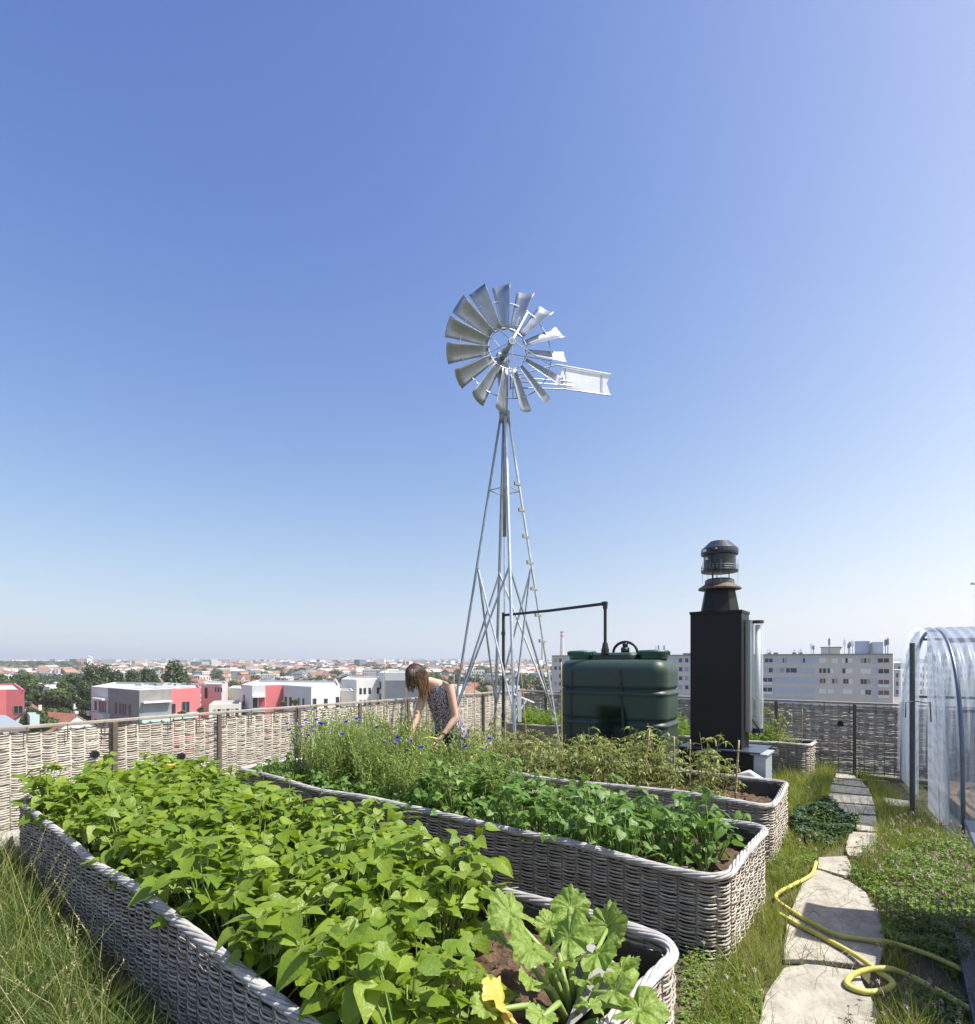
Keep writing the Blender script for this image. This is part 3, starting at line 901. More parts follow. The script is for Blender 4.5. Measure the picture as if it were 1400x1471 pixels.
# ---------------------------------------------------------------- hose
def smooth_path(pts, n=8):
    out = []
    for i in range(len(pts) - 1):
        p0, p1, p2, p3 = pts[max(i - 1, 0)], pts[i], pts[i + 1], pts[min(i + 2, len(pts) - 1)]
        for k in range(n):
            t = k / n
            out.append(.5 * ((2 * p1) + (p2 - p0) * t + (2 * p0 - 5 * p1 + 4 * p2 - p3) * t * t + (3 * p1 - p0 - 3 * p2 + p3) * t ** 3))
    out.append(pts[-1])
    return out
hp = [(1172, 1238, .045), (1165, 1256, .05), (1140, 1270, .05), (1117, 1283, .05), (1116, 1293, .05), (1135, 1307, .05), (1165, 1325, .05), (1200, 1342, .052), (1240, 1349, .05), (1280, 1354, .06), (1330, 1370, .05), (1372, 1388, .05), (1420, 1412, .05), (1500, 1450, .05)]
h1 = smooth_path([G(*p) for p in hp])
m = MB(); m.tube(h1, .0125, 12)
tag(m.build('garden_hose', M_hose, smooth=True), 'yellow garden hose bending on the path and running right under the clover', 'hose')
hp = [(1118, 1312, .05), (1150, 1330, .05), (1185, 1348, .05), (1225, 1370, .055), (1258, 1393, .075), (1282, 1411, .07), (1268, 1422, .055), (1240, 1424, .05), (1217, 1415, .05), (1222, 1402, .06), (1245, 1393, .085), (1275, 1391, .10), (1300, 1399, .06), (1335, 1416, .05), (1370, 1436, .05), (1410, 1458, .05), (1450, 1480, .05)]
h2 = smooth_path([G(*p) for p in hp])
m = MB(); m.tube(h2, .0135, 12)
tag(m.build('garden_hose', M_hose, smooth=True), 'yellow garden hose lying in a small loop on the nearest flagstone', 'hose')
HOSE_XY = [(p.x, p.y) for p in (h1 + h2)[::2] if p.y < 5]
# ---------------------------------------------------------------- grass and clover (nobody could count it)
def in_poly(x, y, poly):
    ins = np.zeros(len(x), bool); n = len(poly)
    for i in range(n):
        x1, y1 = poly[i][:2]; x2, y2 = poly[(i + 1) % n][:2]
        c = ((y1 > y) != (y2 > y)) & (x < (x2 - x1) * (y - y1) / (y2 - y1 + 1e-12) + x1)
        ins ^= c
    return ins
bed_polys = [[tuple(b['o'] + b['u'] * x + b['v'] * y) for x, y in ((-.02, -.02), (b['L'] + .02, -.02), (b['L'] + .02, b['W'] + .02), (-.02, b['W'] + .02))] for b in BEDS]
stone_polys = []
for o in [o for o in COL.objects if o.name.startswith('flagstone')]:
    vs = [o.matrix_basis @ v.co for v in o.data.vertices]; n = len(vs) // 2
    c = sum(vs, Vector()) / len(vs)
    stone_polys.append([((v.x - c.x) * .96 + c.x, (v.y - c.y) * .96 + c.y) for v in vs[:n]])
PATHC = [tuple(G(*p))[:2] for p in cp([(560, 1150), (640, 940), (690, 700), (770, 515), (890, 460), (845, 330), (808, 290), (822, 210), (842, 163), (915, 168), (975, 232), (1000, 300), (1008, 410), (1000, 500), (940, 590), (1040, 850), (1000, 1150)])]
DARKC = [tuple(G(*p))[:2] for p in cp([(680, 330), (800, 300), (935, 395), (890, 440), (800, 490), (700, 470), (660, 400)])]
def grass(name, polyg, dens, h, hv, bend, mats, seed, label, width=.0032, wind=(0, 0), straw=.12, avoid_stone=True, clump=.6):
    r = np.random.default_rng(seed)
    pg = np.array([p[:2] for p in polyg]); lo, hi = pg.min(0), pg.max(0)
    n = int(dens * np.prod(hi - lo))
    x = r.uniform(lo[0], hi[0], n); y = r.uniform(lo[1], hi[1], n)
    # clumps
    f = np.sin(x * 9 + 2 * np.sin(y * 7)) * np.sin(y * 11 + 1.7 * np.sin(x * 5))
    keep = in_poly(x, y, polyg) & (r.random(n) < (1 - clump * .5 + clump * .5 * f))
    for bpoly in bed_polys: keep &= ~in_poly(x, y, bpoly)
    if avoid_stone:
        for s_ in stone_polys: keep &= ~in_poly(x, y, s_)
        keep &= ~(in_poly(x, y, PATHC) & (r.random(n) < .85))
    keep &= ~(in_poly(x, y, DARKC) & (r.random(n) < .9))
    for hx, hy in HOSE_XY: keep &= (x - hx) ** 2 + (y - hy) ** 2 > .045 ** 2
    # only on our side of the fences
    keep &= ((x - A0.x) * nL.x + (y - A0.y) * nL.y < -.2) & ((x - C0.x) * nB.x + (y - C0.y) * nB.y < -.04)
    x, y, f = x[keep], y[keep], f[keep]; n = len(x)
    hh = h * (1 + hv * r.normal(0, .5, n)) * (1 + .25 * f); hh = np.clip(hh, .02, None)
    az = r.uniform(0, 2 * np.pi, n); b = bend * (.3 + r.random(n))
    dx, dy = np.cos(az) * b + wind[0], np.sin(az) * b + wind[1]
    wa = r.uniform(0, 2 * np.pi, n); wx, wy = np.cos(wa) * width * .5, np.sin(wa) * width * .5
    V = np.zeros((n, 7, 3))
    for k, (t, wt) in enumerate(((0, 1), (.45, .85), (.8, .5))):
        cx = x + dx * hh * t ** 1.8; cy = y + dy * hh * t ** 1.8; cz = hh * (t - .22 * b * t * t)
        V[:, 2 * k, 0] = cx - wx * wt; V[:, 2 * k, 1] = cy - wy * wt; V[:, 2 * k, 2] = cz
        V[:, 2 * k + 1, 0] = cx + wx * wt; V[:, 2 * k + 1, 1] = cy + wy * wt; V[:, 2 * k + 1, 2] = cz
    V[:, 6, 0] = x + dx * hh; V[:, 6, 1] = y + dy * hh; V[:, 6, 2] = hh * (1 - .22 * b)
    m = MB()
    st = r.random(n) < straw
    for mi, sel in ((0, ~st), (1, st)):
        k = sel.sum()
        if not k: continue
        i = np.arange(k)[:, None] * 7
        base = m.n
        m.V.append(V[sel].reshape(-1, 3)); m.n += k * 7
        q = np.concatenate([i + np.array([0, 1, 3, 2]), i + np.array([2, 3, 5, 4])]) + base
        m.Fc.append((q, mi)); m.Fc.append((i + np.array([4, 5, 6]) + base, mi))
    o = m.build(name, mats)
    tag(o, label, 'grass', None, 'stuff')
    return o
GM = [M_grass, M_straw]
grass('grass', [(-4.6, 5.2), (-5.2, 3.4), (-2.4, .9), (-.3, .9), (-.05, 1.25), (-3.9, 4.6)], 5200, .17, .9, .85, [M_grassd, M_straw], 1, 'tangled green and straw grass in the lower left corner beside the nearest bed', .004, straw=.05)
grass('long_grass', [(-4.2, 4.3), (-4.2, 3.2), (-2.1, 1.2), (-.5, 1.2), (-3.2, 3.9)], 260, .42, .6, .75, [M_grass, M_straw], 2, 'long flowering grass stalks leaning over the lower left corner', .0032, wind=(-.1, .1), straw=.25)
grass('grass', [(.6, 1.9), (1.6, 1.9), (2.3, 3.2), (2.9, 4.6), (4.4, 7.4), (4.0, 7.8), (2.6, 5.4), (1.9, 4.2), (1.2, 3.0)], 5200, .11, .9, .6, GM, 3, 'lush green grass between the ends of the beds and the stone path', .0035)
grass('grass', [(1.28, 2.85), (1.75, 2.9), (2.2, 3.9), (2.45, 4.6), (2.2, 4.4), (1.9, 3.7)], 2600, .20, .6, .5, GM, 8, 'taller grass growing against the end of the second bed', .0035)
grass('grass', [(2.5, 4.2), (3.1, 4.2), (4.75, 7.6), (5.2, 8.2), (4.3, 8.9), (3.4, 6.6)], 3600, .15, .8, .5, GM, 4, 'grass along the left edge of the path in front of the farthest bed', .004)
grass('grass', [(3.05, 4.6), (4.1, 4.9), (4.75, 6.6), (5.3, 7.9), (4.9, 8.4), (4.5, 7.6), (3.55, 5.9), (3.4, 5.2)], 3600, .12, .7, .5, GM, 5, 'bright grass between the path and the plastic tunnel', .004, straw=.08)
grass('grass', [(-5, 5), (-3.4, 4.0), (2.6, 3.6), (5, 7.6), (.6, 11.4), (-4.8, 5.2)], 700, .10, .6, .5, GM, 6, 'thin grass on the ground between the raised beds', .005)
grass('grass', [(1.2, 1.8), (3.4, 1.8), (4.6, 4.8), (3.3, 5.0), (2.6, 4.2), (1.9, 3.0)], 900, .09, .8, .7, GM, 7, 'thin grass among the clover at the lower right', .0032, straw=.25)
# seed heads on the long stalks
m = MB(); r = random.Random(77)
for k in range(70):
    x = r.uniform(-3.6, -.7); y = 3.75 - .87 * (x + 2.85) - r.uniform(.15, 1.1)
    if y < 1.1: continue
    hgt = r.uniform(.35, .62); a = r.uniform(0, 6.28); l = r.uniform(.1, .35)
    t = Vector((x + math.cos(a) * l, y + math.sin(a) * l, hgt)); mid = Vector((x + math.cos(a) * l * .3, y + math.sin(a) * l * .3, hgt * .6))
    m.tube([(x, y, 0), mid, t], [.0016, .0014, .0009], 3, 0, caps=False)
    for q in range(16):
        c = mid.lerp(t, .45 + .55 * q / 16)
        put_leaf(m, T_nar, c, .014, r.uniform(0, 6.28), r.uniform(.3, 1.3), 0)
tag(m.build('seeding_grass', [M_straw]), 'grass stalks with pale seed heads before the side of the nearest bed', 'grass', None, 'stuff')

def clover(name, polyg, dens, zr, size, mat_, seed, label, flowers=0, fsize=.014, brown=.3):
    r = np.random.default_rng(seed)
    pg = np.array([p[:2] for p in polyg]); lo, hi = pg.min(0), pg.max(0)
    n = int(dens * np.prod(hi - lo)); x = r.uniform(lo[0], hi[0], n); y = r.uniform(lo[1], hi[1], n)
    k = in_poly(x, y, polyg)
    for bpoly in bed_polys: k &= ~in_poly(x, y, bpoly)
    cx = pg.mean(0)
    x, y = x[k], y[k]; n = len(x)
    f = .6 + .4 * np.sin(x * 8 + np.sin(y * 6)) * np.sin(y * 9)
    z = r.uniform(zr[0], zr[1], n) * f
    lf = np.array([(0, 0, 0), (.5, .42, .12), (1, .28, .0), (1.02, 0, -.06), (1, -.28, .0), (.5, -.42, .12)])
    m = MB()
    for t in range(3):
        az = r.uniform(0, 6.28, n) if t == 0 else az0 + 2.1 * t
        if t == 0: az0 = az
        p = r.uniform(-.5, .5, n); s = size * r.uniform(.6, 1.3, n)
        L = lf[None] * s[:, None, None]
        ca, sa, cpz, sp = np.cos(az)[:, None], np.sin(az)[:, None], np.cos(p)[:, None], np.sin(p)[:, None]
        X = L[..., 0] * cpz - L[..., 2] * sp; Z = L[..., 0] * sp + L[..., 2] * cpz; Y = L[..., 1]
        V = np.stack([X * ca - Y * sa + x[:, None], X * sa + Y * ca + y[:, None], Z + z[:, None]], -1).reshape(-1, 3)
        i = np.arange(n)[:, None] * 6
        base = m.n; m.V.append(V); m.n += n * 6
        m.Fc.append((np.concatenate([i + np.array([0, 1, 2, 3]), i + np.array([0, 3, 4, 5])]) + base, 0))
    rr = random.Random(seed)
    for q in range(flowers):
        for _ in range(50):
            fx, fy = rr.uniform(lo[0], hi[0]), rr.uniform(lo[1], hi[1])
            if in_poly(np.array([fx]), np.array([fy]), polyg)[0]: break
        fz = rr.uniform(zr[1] * .8, zr[1] * 1.5); s = fsize * rr.uniform(.6, 1.2)
        mi = 2 if rr.random() > brown else 3
        m.tube([(fx, fy, 0), (fx + rr.uniform(-.02, .02), fy, fz)], .0012, 3, 1, caps=False)
        for k2 in range(14):
            a = k2 * 2.4; e = -.4 + 1.9 * k2 / 14
            d = np.array((math.cos(a) * math.cos(e), math.sin(a) * math.cos(e), math.sin(e)))
            put_leaf(m, T_nar, (fx, fy, fz), s, a, e, 0, mi)
    o = m.build(name, [mat_, M_stem, M_clfl, M_brown])
    return tag(o, label, 'clover', None, 'stuff')
M_brown = mat('dry_clover_flower', (.20, .11, .08), .9, island=.4)
clover('clover', [tuple(G(*p)) for p in cp([(1150, 395), (1260, 440), (1400, 470), (1480, 520), (1480, 960), (1330, 1010), (1180, 900), (1030, 860), (1015, 720), (960, 650), (890, 580), (915, 540), (1000, 470)])], 2600, (.03, .15), .019, M_clov, 1, 'sunlit clover with white and withered brown flower heads, right of the path', 420, .017, .55)
clover('clover', [tuple(G(*p)) for p in cp([(880, 1200), (930, 1110), (1080, 1040), (1250, 1060), (1450, 1150), (1450, 1300), (870, 1300)])], 2400, (.02, .08), .014, M_clov, 2, 'low clover below the yellow hose in the bottom right corner', 60, .013, .4)
clover('clover', [tuple(G(*p)) for p in cp([(680, 330), (800, 300), (935, 395), (890, 440), (800, 490), (700, 470), (660, 400)])], 4200, (.07, .19), .028, M_clovd, 3, 'dark green clover patch beside the third bed, spilling on the path', 8, .016, .2)
clover('clover', [tuple(G(*p)) for p in cp([(640, 440), (760, 470), (770, 540), (700, 610), (600, 640), (560, 560)])], 1700, (.03, .12), .016, M_clov, 4, 'mixed clover and grass where the yellow hose bends', 25, .016, .2)
clover('clover', [(-3.9, 3.2), (-2.2, 1.2), (-.9, 1.2), (-2.6, 2.7)], 2200, (.02, .10), .014, M_clov, 5, 'small-leaved clover in the lower left corner under the long grass', 25, .016, .1)
clover('clover', [tuple(G(*p)) for p in cp([(240, 900), (420, 900), (560, 1100), (520, 1300), (200, 1300), (220, 1000)])], 2400, (.02, .10), .014, M_clov, 6, 'clover at the foot of the nearest bed, left of the nearest flagstone', 20, .013, .3)

# withered weeds on the path
m = MB(); r = random.Random(3)
for k in range(60):
    c = G(1180 + r.uniform(-60, 50), 1330 + r.uniform(-40, 80)); a = r.uniform(0, 6.28); l = r.uniform(.1, .25)
    m.tube([c, c + Vector((math.cos(a) * l * .5, math.sin(a) * l * .5, r.uniform(.05, .12))), c + Vector((math.cos(a) * l, math.sin(a) * l, r.uniform(.02, .15)))], [.0012, .001, .0008], 3, caps=False)
tag(m.build('dry_grass', [M_straw]), 'dry wispy stalks bending over the big flagstone', 'grass', None, 'stuff')

# ---------------------------------------------------------------- windmill
TX, TY = .26, 8.7
ZT = 5.30
wm = empty('windmill', (TX, TY, 0), 'galvanised wind pump on a tall four-legged lattice tower behind the tomato bed', 'windmill')
def W_(p): return Vector(p)
feet = {'A': Vector((-.90, -.05, 0)), 'C': Vector((.13, -.90, 0)), 'D': Vector((.90, .14, 0)), 'B': Vector((-.15, .90, 0))}
tops = {k: Vector((v.x * .07, v.y * .07, ZT)) for k, v in feet.items()}
def leg_at(k, z): return feet[k].lerp(tops[k], z / ZT)
for k in feet:
    m = MB()
    # angle-iron leg: two thin flanges
    f_, t_ = feet[k], tops[k]
    m.tube([f_, f_.lerp(t_, .5), t_], .021 if k in 'AD' else .026, 6)
    m.build('tower_leg', M_galvd if k in 'AB' else M_galv, wm)
    m = MB(); m.box((f_.x, f_.y, .015), (.16, .16, .02)); m.build('foot_plate', M_galv, wm)
order = 'ACDB'
for i in range(4):
    a, b = order[i], order[(i + 1) % 4]
    for (p, q) in ((a, b), (b, a)):
        s = leg_at(p, 3.02); e = leg_at(q, .78)
        off = (s - e).cross(Vector((0, 0, 1))).normalized() * (.02 if p == a else -.02)
        m = MB(); m.tube([s + off, e + off], .016, 4); m.build('cross_brace', M_galvd if i % 2 else M_galv, wm)
    s, e = leg_at(a, 4.2), leg_at(b, 4.2)
    m = MB(); m.tube([s, e], .009, 4); m.build('girt', M_galv, wm)
for i in range(10):
    z = .7 + i * .40
    c = leg_at('D', z)
    m = MB(); m.box((c.x - .02, c.y - .02, z), (.11, .035, .028), .5); m.box((c.x - .06, c.y - .04, z + .02), (.02, .035, .04), .5)
    m.build('climbing_step', mat('step', (.30, .28, .24), .7) if i == 0 else MATS['step'], wm)
m = MB(); m.tube([(0, 0, .2), (0, 0, ZT + .45)], .014, 8); m.build('pump_rod', M_galv, wm)
m = MB(); m.tube([(0, 0, 3.5), (0, 0, ZT + .3)], .03, 10); m.tube([(0, 0, ZT - .05), (0, 0, ZT + .10)], .085, 10)
m.build('mast_head', M_galvd, wm, smooth=True)
m = MB(); m.tube([(-.02, -.03, .1), (-.02, -.03, 2.34)], .023, 10)
for z in (.75, 1.5, 2.0): m.tube([(-.02, -.03, z), (-.02, -.03, z + .05)], .033, 10)
m.build('riser_pipe', M_dark, wm)
m = MB(); c = leg_at('C', .95)
m.box((c.x + .08, c.y, .97), (.05, .02, .42)); m.tube([(c.x, c.y, 1.14), (c.x + .28, c.y + .06, 1.02)], .014, 6); m.tube([(c.x + .02, c.y, .8), (c.x + .18, c.y + .03, 1.07)], .011, 6)
m.build('pump_bracket', mat('white_paint', (.75, .76, .76), .5), wm)
# concrete pad
m = MB(); m.box((TX, TY, .004), (2.1, 2.1, .012), .1)
# wheel
hubw = P(729, 501, 8.33)
nrm = Vector((.27, -.96, -.0)).normalized()     # towards the viewer side
side = Vector((-nrm.y, nrm.x, 0)).normalized()  # to the right seen from the front: +x
if side.x < 0: side = -side
upv = Vector((0, 0, 1))
hub = hubw - Vector((TX, TY, 0))
RO, RI = .925, .29
def wp(r, a, d=0):   # a measured from up, clockwise seen by us
    return hub + (side * math.sin(a) + upv * math.cos(a)) * r + nrm * d
wheel_parts = []
NB_ = 15
for i in range(NB_):
    a = 2 * math.pi * (i - .27) / NB_
    rad = side * math.sin(a) + upv * math.cos(a)
    tan = side * math.cos(a) - upv * math.sin(a)       # clockwise
    pitch = R(33)
    wdir = tan * math.cos(pitch) + nrm * math.sin(pitch)   # width direction of the blade
    cdir = nrm * math.cos(pitch) - tan * math.sin(pitch)
    v = []; f = []
    nr, nw = 6, 6
    for j in range(nr + 1):
        r_ = RI - .01 + (RO - RI + .01) * j / nr
        hw = .058 + (.138 - .058) * j / nr
        for k in range(nw + 1):
            t = -1 + 2 * k / nw
            cam_ = .24 * hw * (1 - t * t)
            q = hub + rad * (r_ - (.012 * t * t if j == nr else 0)) + wdir * (hw * t) - cdir * cam_
            v.append(tuple(q))
    for j in range(nr):
        for k in range(nw):
            a_ = j * (nw + 1) + k
            f.append((a_, a_ + 1, a_ + nw + 2, a_ + nw + 1))
    m = MB(); m.add(v, f); o = m.build('blade', M_blade, wm, smooth=True)
    sd = o.modifiers.new('thick', 'SOLIDIFY'); sd.thickness = .003
def ring(r, d, rad_, name):
    m = MB(); m.tube([wp(r, 2 * math.pi * i / 60, d) for i in range(61)], rad_, 6, caps=False)
    m.build(name, M_galv, wm, smooth=True)
ring(RI + .005, .0, .010, 'inner_ring'); ring(.70, -.05, .008, 'outer_ring')
for i in range(5):
    a0 = 2 * math.pi * (i + .35) / 5
    for d0, da in ((.20, .05), (-.12, -.05)):
        m = MB(); m.tube([wp(.04, a0 + da, d0), wp(.70, a0 + da, -.05)], .0075, 5); m.build('spoke', M_galv, wm)
m = MB(); m.tube([hub + nrm * .22, hub - nrm * .42], [.03, .045], 10); m.tube([hub + nrm * .17, hub + nrm * .22], .055, 10); m.tube([hub - nrm * .13, hub - nrm * .08], .06, 10)
m.build('hub', M_galvd, wm, smooth=False)
gb = hub - nrm * .38
m = MB(); m.box(gb - Vector((0, 0, .06)), (.17, .26, .26), math.atan2(nrm.x, -nrm.y)); m.tube([gb + Vector((.0, 0, -.1)), Vector((0, 0, ZT))], .05, 10)
m.build('gearbox', M_galvd, wm, bevel=.015)
m = MB(); m.add([tuple(gb + Vector(q)) for q in ((.02, -.04, .05), (.15, -.02, .02), (.13, .02, -.09), (.03, .0, -.07))], [(0, 1, 2, 3)]); o = m.build('gearbox_cover', M_blade, wm); o.modifiers.new('t', 'SOLIDIFY').thickness = .004
# tail: built in the plane through the mast towards the right
tY = 8.62
def tp(px, py, dY=0): return P(px, py, tY + (px - 735) / 145 * .55 + dY) - Vector((TX, TY, 0))
m = MB()
for (a, b, r_) in (((733, 541), (800, 524), .009), ((800, 524), (877, 538), .009), ((733, 557), (812, 559), .009), ((812, 559), (877, 568), .009), ((733, 541), (733, 560), .012)):
    m.tube([tp(*a), tp(*b)], r_, 6)
m.build('tail_boom', M_galvd, wm)
m = MB()
m.tube([tp(735, 548), tp(822, 554)], .008, 6); m.tube([tp(735, 542), tp(822, 548)], .007, 6)
m.tube([tp(813, 528), tp(813, 558)], .006, 5); m.tube([tp(865, 537), tp(865, 565)], .006, 5)
m.build('tail_strut', M_galv, wm)
vane = [(808, 527), (840, 532), (876.5, 537), (871, 551), (876.5, 568), (845, 565), (812, 559.5), (803, 545)]
m = MB(); m.add([tuple(tp(*q, .02)) for q in vane], [tuple(range(8))]); M_vane = mat('tail_vane', (.55, .60, .66), .42, metal=.55, var=.12, vscale=6)
o = m.build('tail_vane', M_vane, wm); o.modifiers.new('t', 'SOLIDIFY').thickness = .004
patch = [(808, 540), (818, 536), (842, 541), (838, 551), (843, 564), (826, 559), (808, 556)]
m = MB(); m.add([tuple(tp(*q, .005)) for q in patch], [tuple(range(7))]); o = m.build('vane_patch', M_vane, wm); o.modifiers.new('t', 'SOLIDIFY').thickness = .004
# horizontal feed pipe from the pump to the tank
E1 = P(869, 867, 7.25)
st_ = Vector((TX - .02, TY - .03, 2.30))
m = MB()
m.tube([st_, st_.lerp(E1, .5) - Vector((0, 0, .01)), E1], .020, 10); m.tube([E1 + Vector((0, 0, .02)), (E1.x, E1.y, 1.83)], .020, 10)
m.tube([E1 - Vector((.03, -.03, 0)), E1 + Vector((.02, -.01, 0))], .030, 10); m.tube([(E1.x, E1.y, 2.27), (E1.x, E1.y, 2.35)], .030, 10)
m.tube([(E1.x, E1.y, 1.70), (E1.x, E1.y, 1.76)], .05, 10); m.tube([(E1.x, E1.y, 1.76), (E1.x, E1.y, 1.84)], [.045, .03], 10)
for k in range(8): m.tube([(E1.x, E1.y, 1.88 + k * .05), (E1.x, E1.y, 1.885 + k * .05)], .0215, 8)
tag(m.build('feed_pipe', M_dark), 'thin black pipe running from the windmill tower and dropping into the green tank', 'pipe')

# ---------------------------------------------------------------- green tank
TL = Vector((.862, 7.45, 0)); TW, TD, THT = 1.47, .72, 1.68
tu = Vector((.826, -.564, 0)).normalized(); tv = Vector((-tu.y, tu.x, 0))
M_tank = mat('green_tank', (.030, .058, .045), .48, var=.15, vscale=3, bump=.05, bscale=80)
M_lid = mat('tank_lid', (.02, .085, .055), .45)
tank = empty('water_tank', tuple(TL + tu * TW / 2 + tv * TD / 2), 'big dark green ribbed plastic rainwater tank with two screw lids', 'tank')
def srect(a, w, d, r):
    """point on rounded rectangle by angle-like parameter a in [0,1)"""
    x0, y0 = w / 2 - r, d / 2 - r
    segs = [2 * y0, r * math.pi / 2, 2 * x0, r * math.pi / 2] * 2
    L = sum(segs); s = a * L
    k = 0
    while s > segs[k]: s -= segs[k]; k += 1
    # start at right side going up
    cs = [(x0 + r, -y0, 0, 1), None, (x0, y0 + r, -1, 0), None, (-x0 - r, y0, 0, -1), None, (-x0, -y0 - r, 1, 0), None]
    if k % 2 == 0:
        x, y, dx, dy = cs[k]; return x + dx * s, y + dy * s, dy, -dx
    cc = {1: (x0, y0, 0), 3: (-x0, y0, 90), 5: (-x0, -y0, 180), 7: (x0, -y0, 270)}[k]
    an = R(cc[2]) + s / r
    return cc[0] + r * math.cos(an), cc[1] + r * math.sin(an), math.cos(an), math.sin(an)
def smst(a, b, x):
    t = max(0, min(1, (x - a) / (b - a))); return t * t * (3 - 2 * t)
def tank_off(x, y, nx, ny, z):
    o = -.012 + .022 * (1 - abs(math.cos(math.pi * (z - .10) / .375)) ** 10)   # bulging bands
    g = 0
    for gz in (.48, .86, 1.24):
        g -= .030 * math.exp(-((z - gz) / .018) ** 2)
        g += .010 * math.exp(-((z - gz + .05) / .02) ** 2)
    o = g
    if ny < -.5:      # front recess
        w = smst(.23, .07, abs(x - .05)) * smst(1.06, .74, z)
        o -= .30 * w
        o -= .012 * smst(.3, .2, abs(x - .05)) * smst(1.06, .9, z)
    return o
N1, N2 = 300, 120
v = []
zs = [THT * .955 * i / N2 for i in range(N2 + 1)]
for z in zs:
    # shoulders round in near the top
    sh = .13 * (1 - math.sqrt(max(0, 1 - max(0, (z - THT * .955 + .16) / .16) ** 2)))
    for i in range(N1):
        x, y, nx, ny = srect(i / N1, TW - .06, TD - .04, .16)
        o = tank_off(x, y, nx, ny, z) - sh
        bow = .02 * math.cos(math.pi * x / TW) * (abs(ny) > .5)
        v.append((x + nx * (o), y + ny * (o + bow), z + .02))
f = [(j * N1 + i, j * N1 + (i + 1) % N1, (j + 1) * N1 + (i + 1) % N1, (j + 1) * N1 + i) for j in range(N2) for i in range(N1)]
f.append(tuple(range(N2 * N1, (N2 + 1) * N1)))
m = MB(); m.add(v, f); tb = m.build('tank_body', M_tank, tank, smooth=True); tb.rotation_euler[2] = math.atan2(tu.y, tu.x)
m = MB()
m.prism([(-.28, -.16), (.24, -.16), (.32, 0), (.24, .16), (-.28, .16), (-.38, 0)], THT * .94, THT + .035); o = m.build('raised_deck', M_tank, tank, bevel=.05); o.rotation_euler[2] = tb.rotation_euler[2]; o.modifiers['bevel'].segments = 4
for x in (-.50, .47):
    m = MB(); m.lathe([(.15, THT - .06), (.17, THT - .04), (.17, THT - .0), (.185, THT + .0), (.19, THT + .045), (.175, THT + .06), (.05, THT + .068)], (0, 0, 0), 28)
    for k in range(28):
        a = 2 * math.pi * k / 28; m.box((.188 * math.cos(a), .188 * math.sin(a), THT + .025), (.012, .012, .04), a)
    q = tu * x
    o = m.build('screw_lid', M_lid, tank); o.location = q
for k, x in enumerate((-.47, .17)):
    m = MB(); v = []; f = []
    n = 70
    for i in range(n + 1):
        z = .05 + (THT * .955 - .05) * i / n
        sh = .13 * (1 - math.sqrt(max(0, 1 - max(0, (z - THT * .955 + .16) / .16) ** 2)))
        xx = x - .03 * (1 - z / THT) if k == 0 else x + .07 * (1 - z / THT)
        y = -(TD - .04) / 2 - (max(tank_off(xx, 0, 0, -1, z), -.012) - sh) - .02 * math.cos(math.pi * xx / TW) - .006
        v += [(xx - .016, y, z), (xx + .016, y, z)]
        if i: f.append((2 * i - 2, 2 * i - 1, 2 * i + 1, 2 * i))
    v += [(x - .016, TD / 2 - .15, THT * .955 + .024), (x + .016, TD / 2 - .15, THT * .955 + .024), (x - .016, y, THT * .955 + .026), (x + .016, y, THT * .955 + .026)]
    q = 2 * (n + 1); f += [(2 * n, 2 * n + 1, q + 3, q + 2), (q + 2, q + 3, q + 1, q)]
    m.add(v, f); o = m.build('strap', M_dark, tank); o.rotation_euler[2] = tb.rotation_euler[2]; o.modifiers.new('t', 'SOLIDIFY').thickness = .004
# hose fitting on top
m = MB(); q = tu * .10
m.tube([(q.x, q.y, THT + .02), (q.x, q.y, THT + .10)], .055, 12); m.tube([(q.x, q.y, THT + .10), (q.x, q.y, THT + .16)], .035, 12)
pts = [Vector((q.x, q.y, 0)) + tu * (.16 * math.cos(t)) + Vector((0, 0, THT + .03 + .14 * math.sin(t))) for t in [math.pi * i / 12 for i in range(13)]]
m.tube(pts, .018, 8); m.build('hose_fitting', M_dark, tank, smooth=True)

# ---------------------------------------------------------------- black cabinet with chimney cowl
cu = Vector((.809, -.588, 0)); cv = Vector((.588, .809, 0)); crz = math.atan2(cu.y, cu.x)
cl0 = Vector((2.24, 6.31, 0)); CW, CD = .53, .36
cc = cl0 + cu * CW / 2 + cv * CD / 2
cab = empty('ventilation_cabinet', tuple(cc), 'tall matt black metal cabinet topped by a fan and cowl, right of the tank', 'ventilation unit', rz=crz)
m = MB(); m.box((0, 0, (2.12 + .66) / 2), (CW, CD, 2.12 - .66)); m.build('cabinet_body', M_cab, cab, bevel=.004)
m = MB(); m.box((0, 0, 2.135), (CW + .016, CD + .016, .03)); m.build('top_cap', M_cab, cab, bevel=.003)
m = MB(); m.box((.02, .02, .35), (CW + .22, CD + .22, .62)); m.build('plinth', M_cab, cab, bevel=.01)
m = MB(); m.box((.05, .02, .668), (CW + .30, CD + .26, .016)); m.build('plinth_cover', mat('blue_grey_sheet', (.05, .065, .10), .3), cab, bevel=.003)
m = MB(); v0, r0 = 2.15, .205
m.add([(sx * .205, sy * .165, 2.15) for sx, sy in ((-1, -1), (1, -1), (1, 1), (-1, 1))] + [(sx * .185, sy * .155, 2.155) for sx, sy in ((-1, -1), (1, -1), (1, 1), (-1, 1))], [(0, 1, 5, 4), (1, 2, 6, 5), (2, 3, 7, 6), (3, 0, 4, 7)])
m.lathe([(.205, 2.15), (.155, 2.42), (.15, 2.43)], (0, 0, 0), 8); m.build('cone', M_cab, cab)
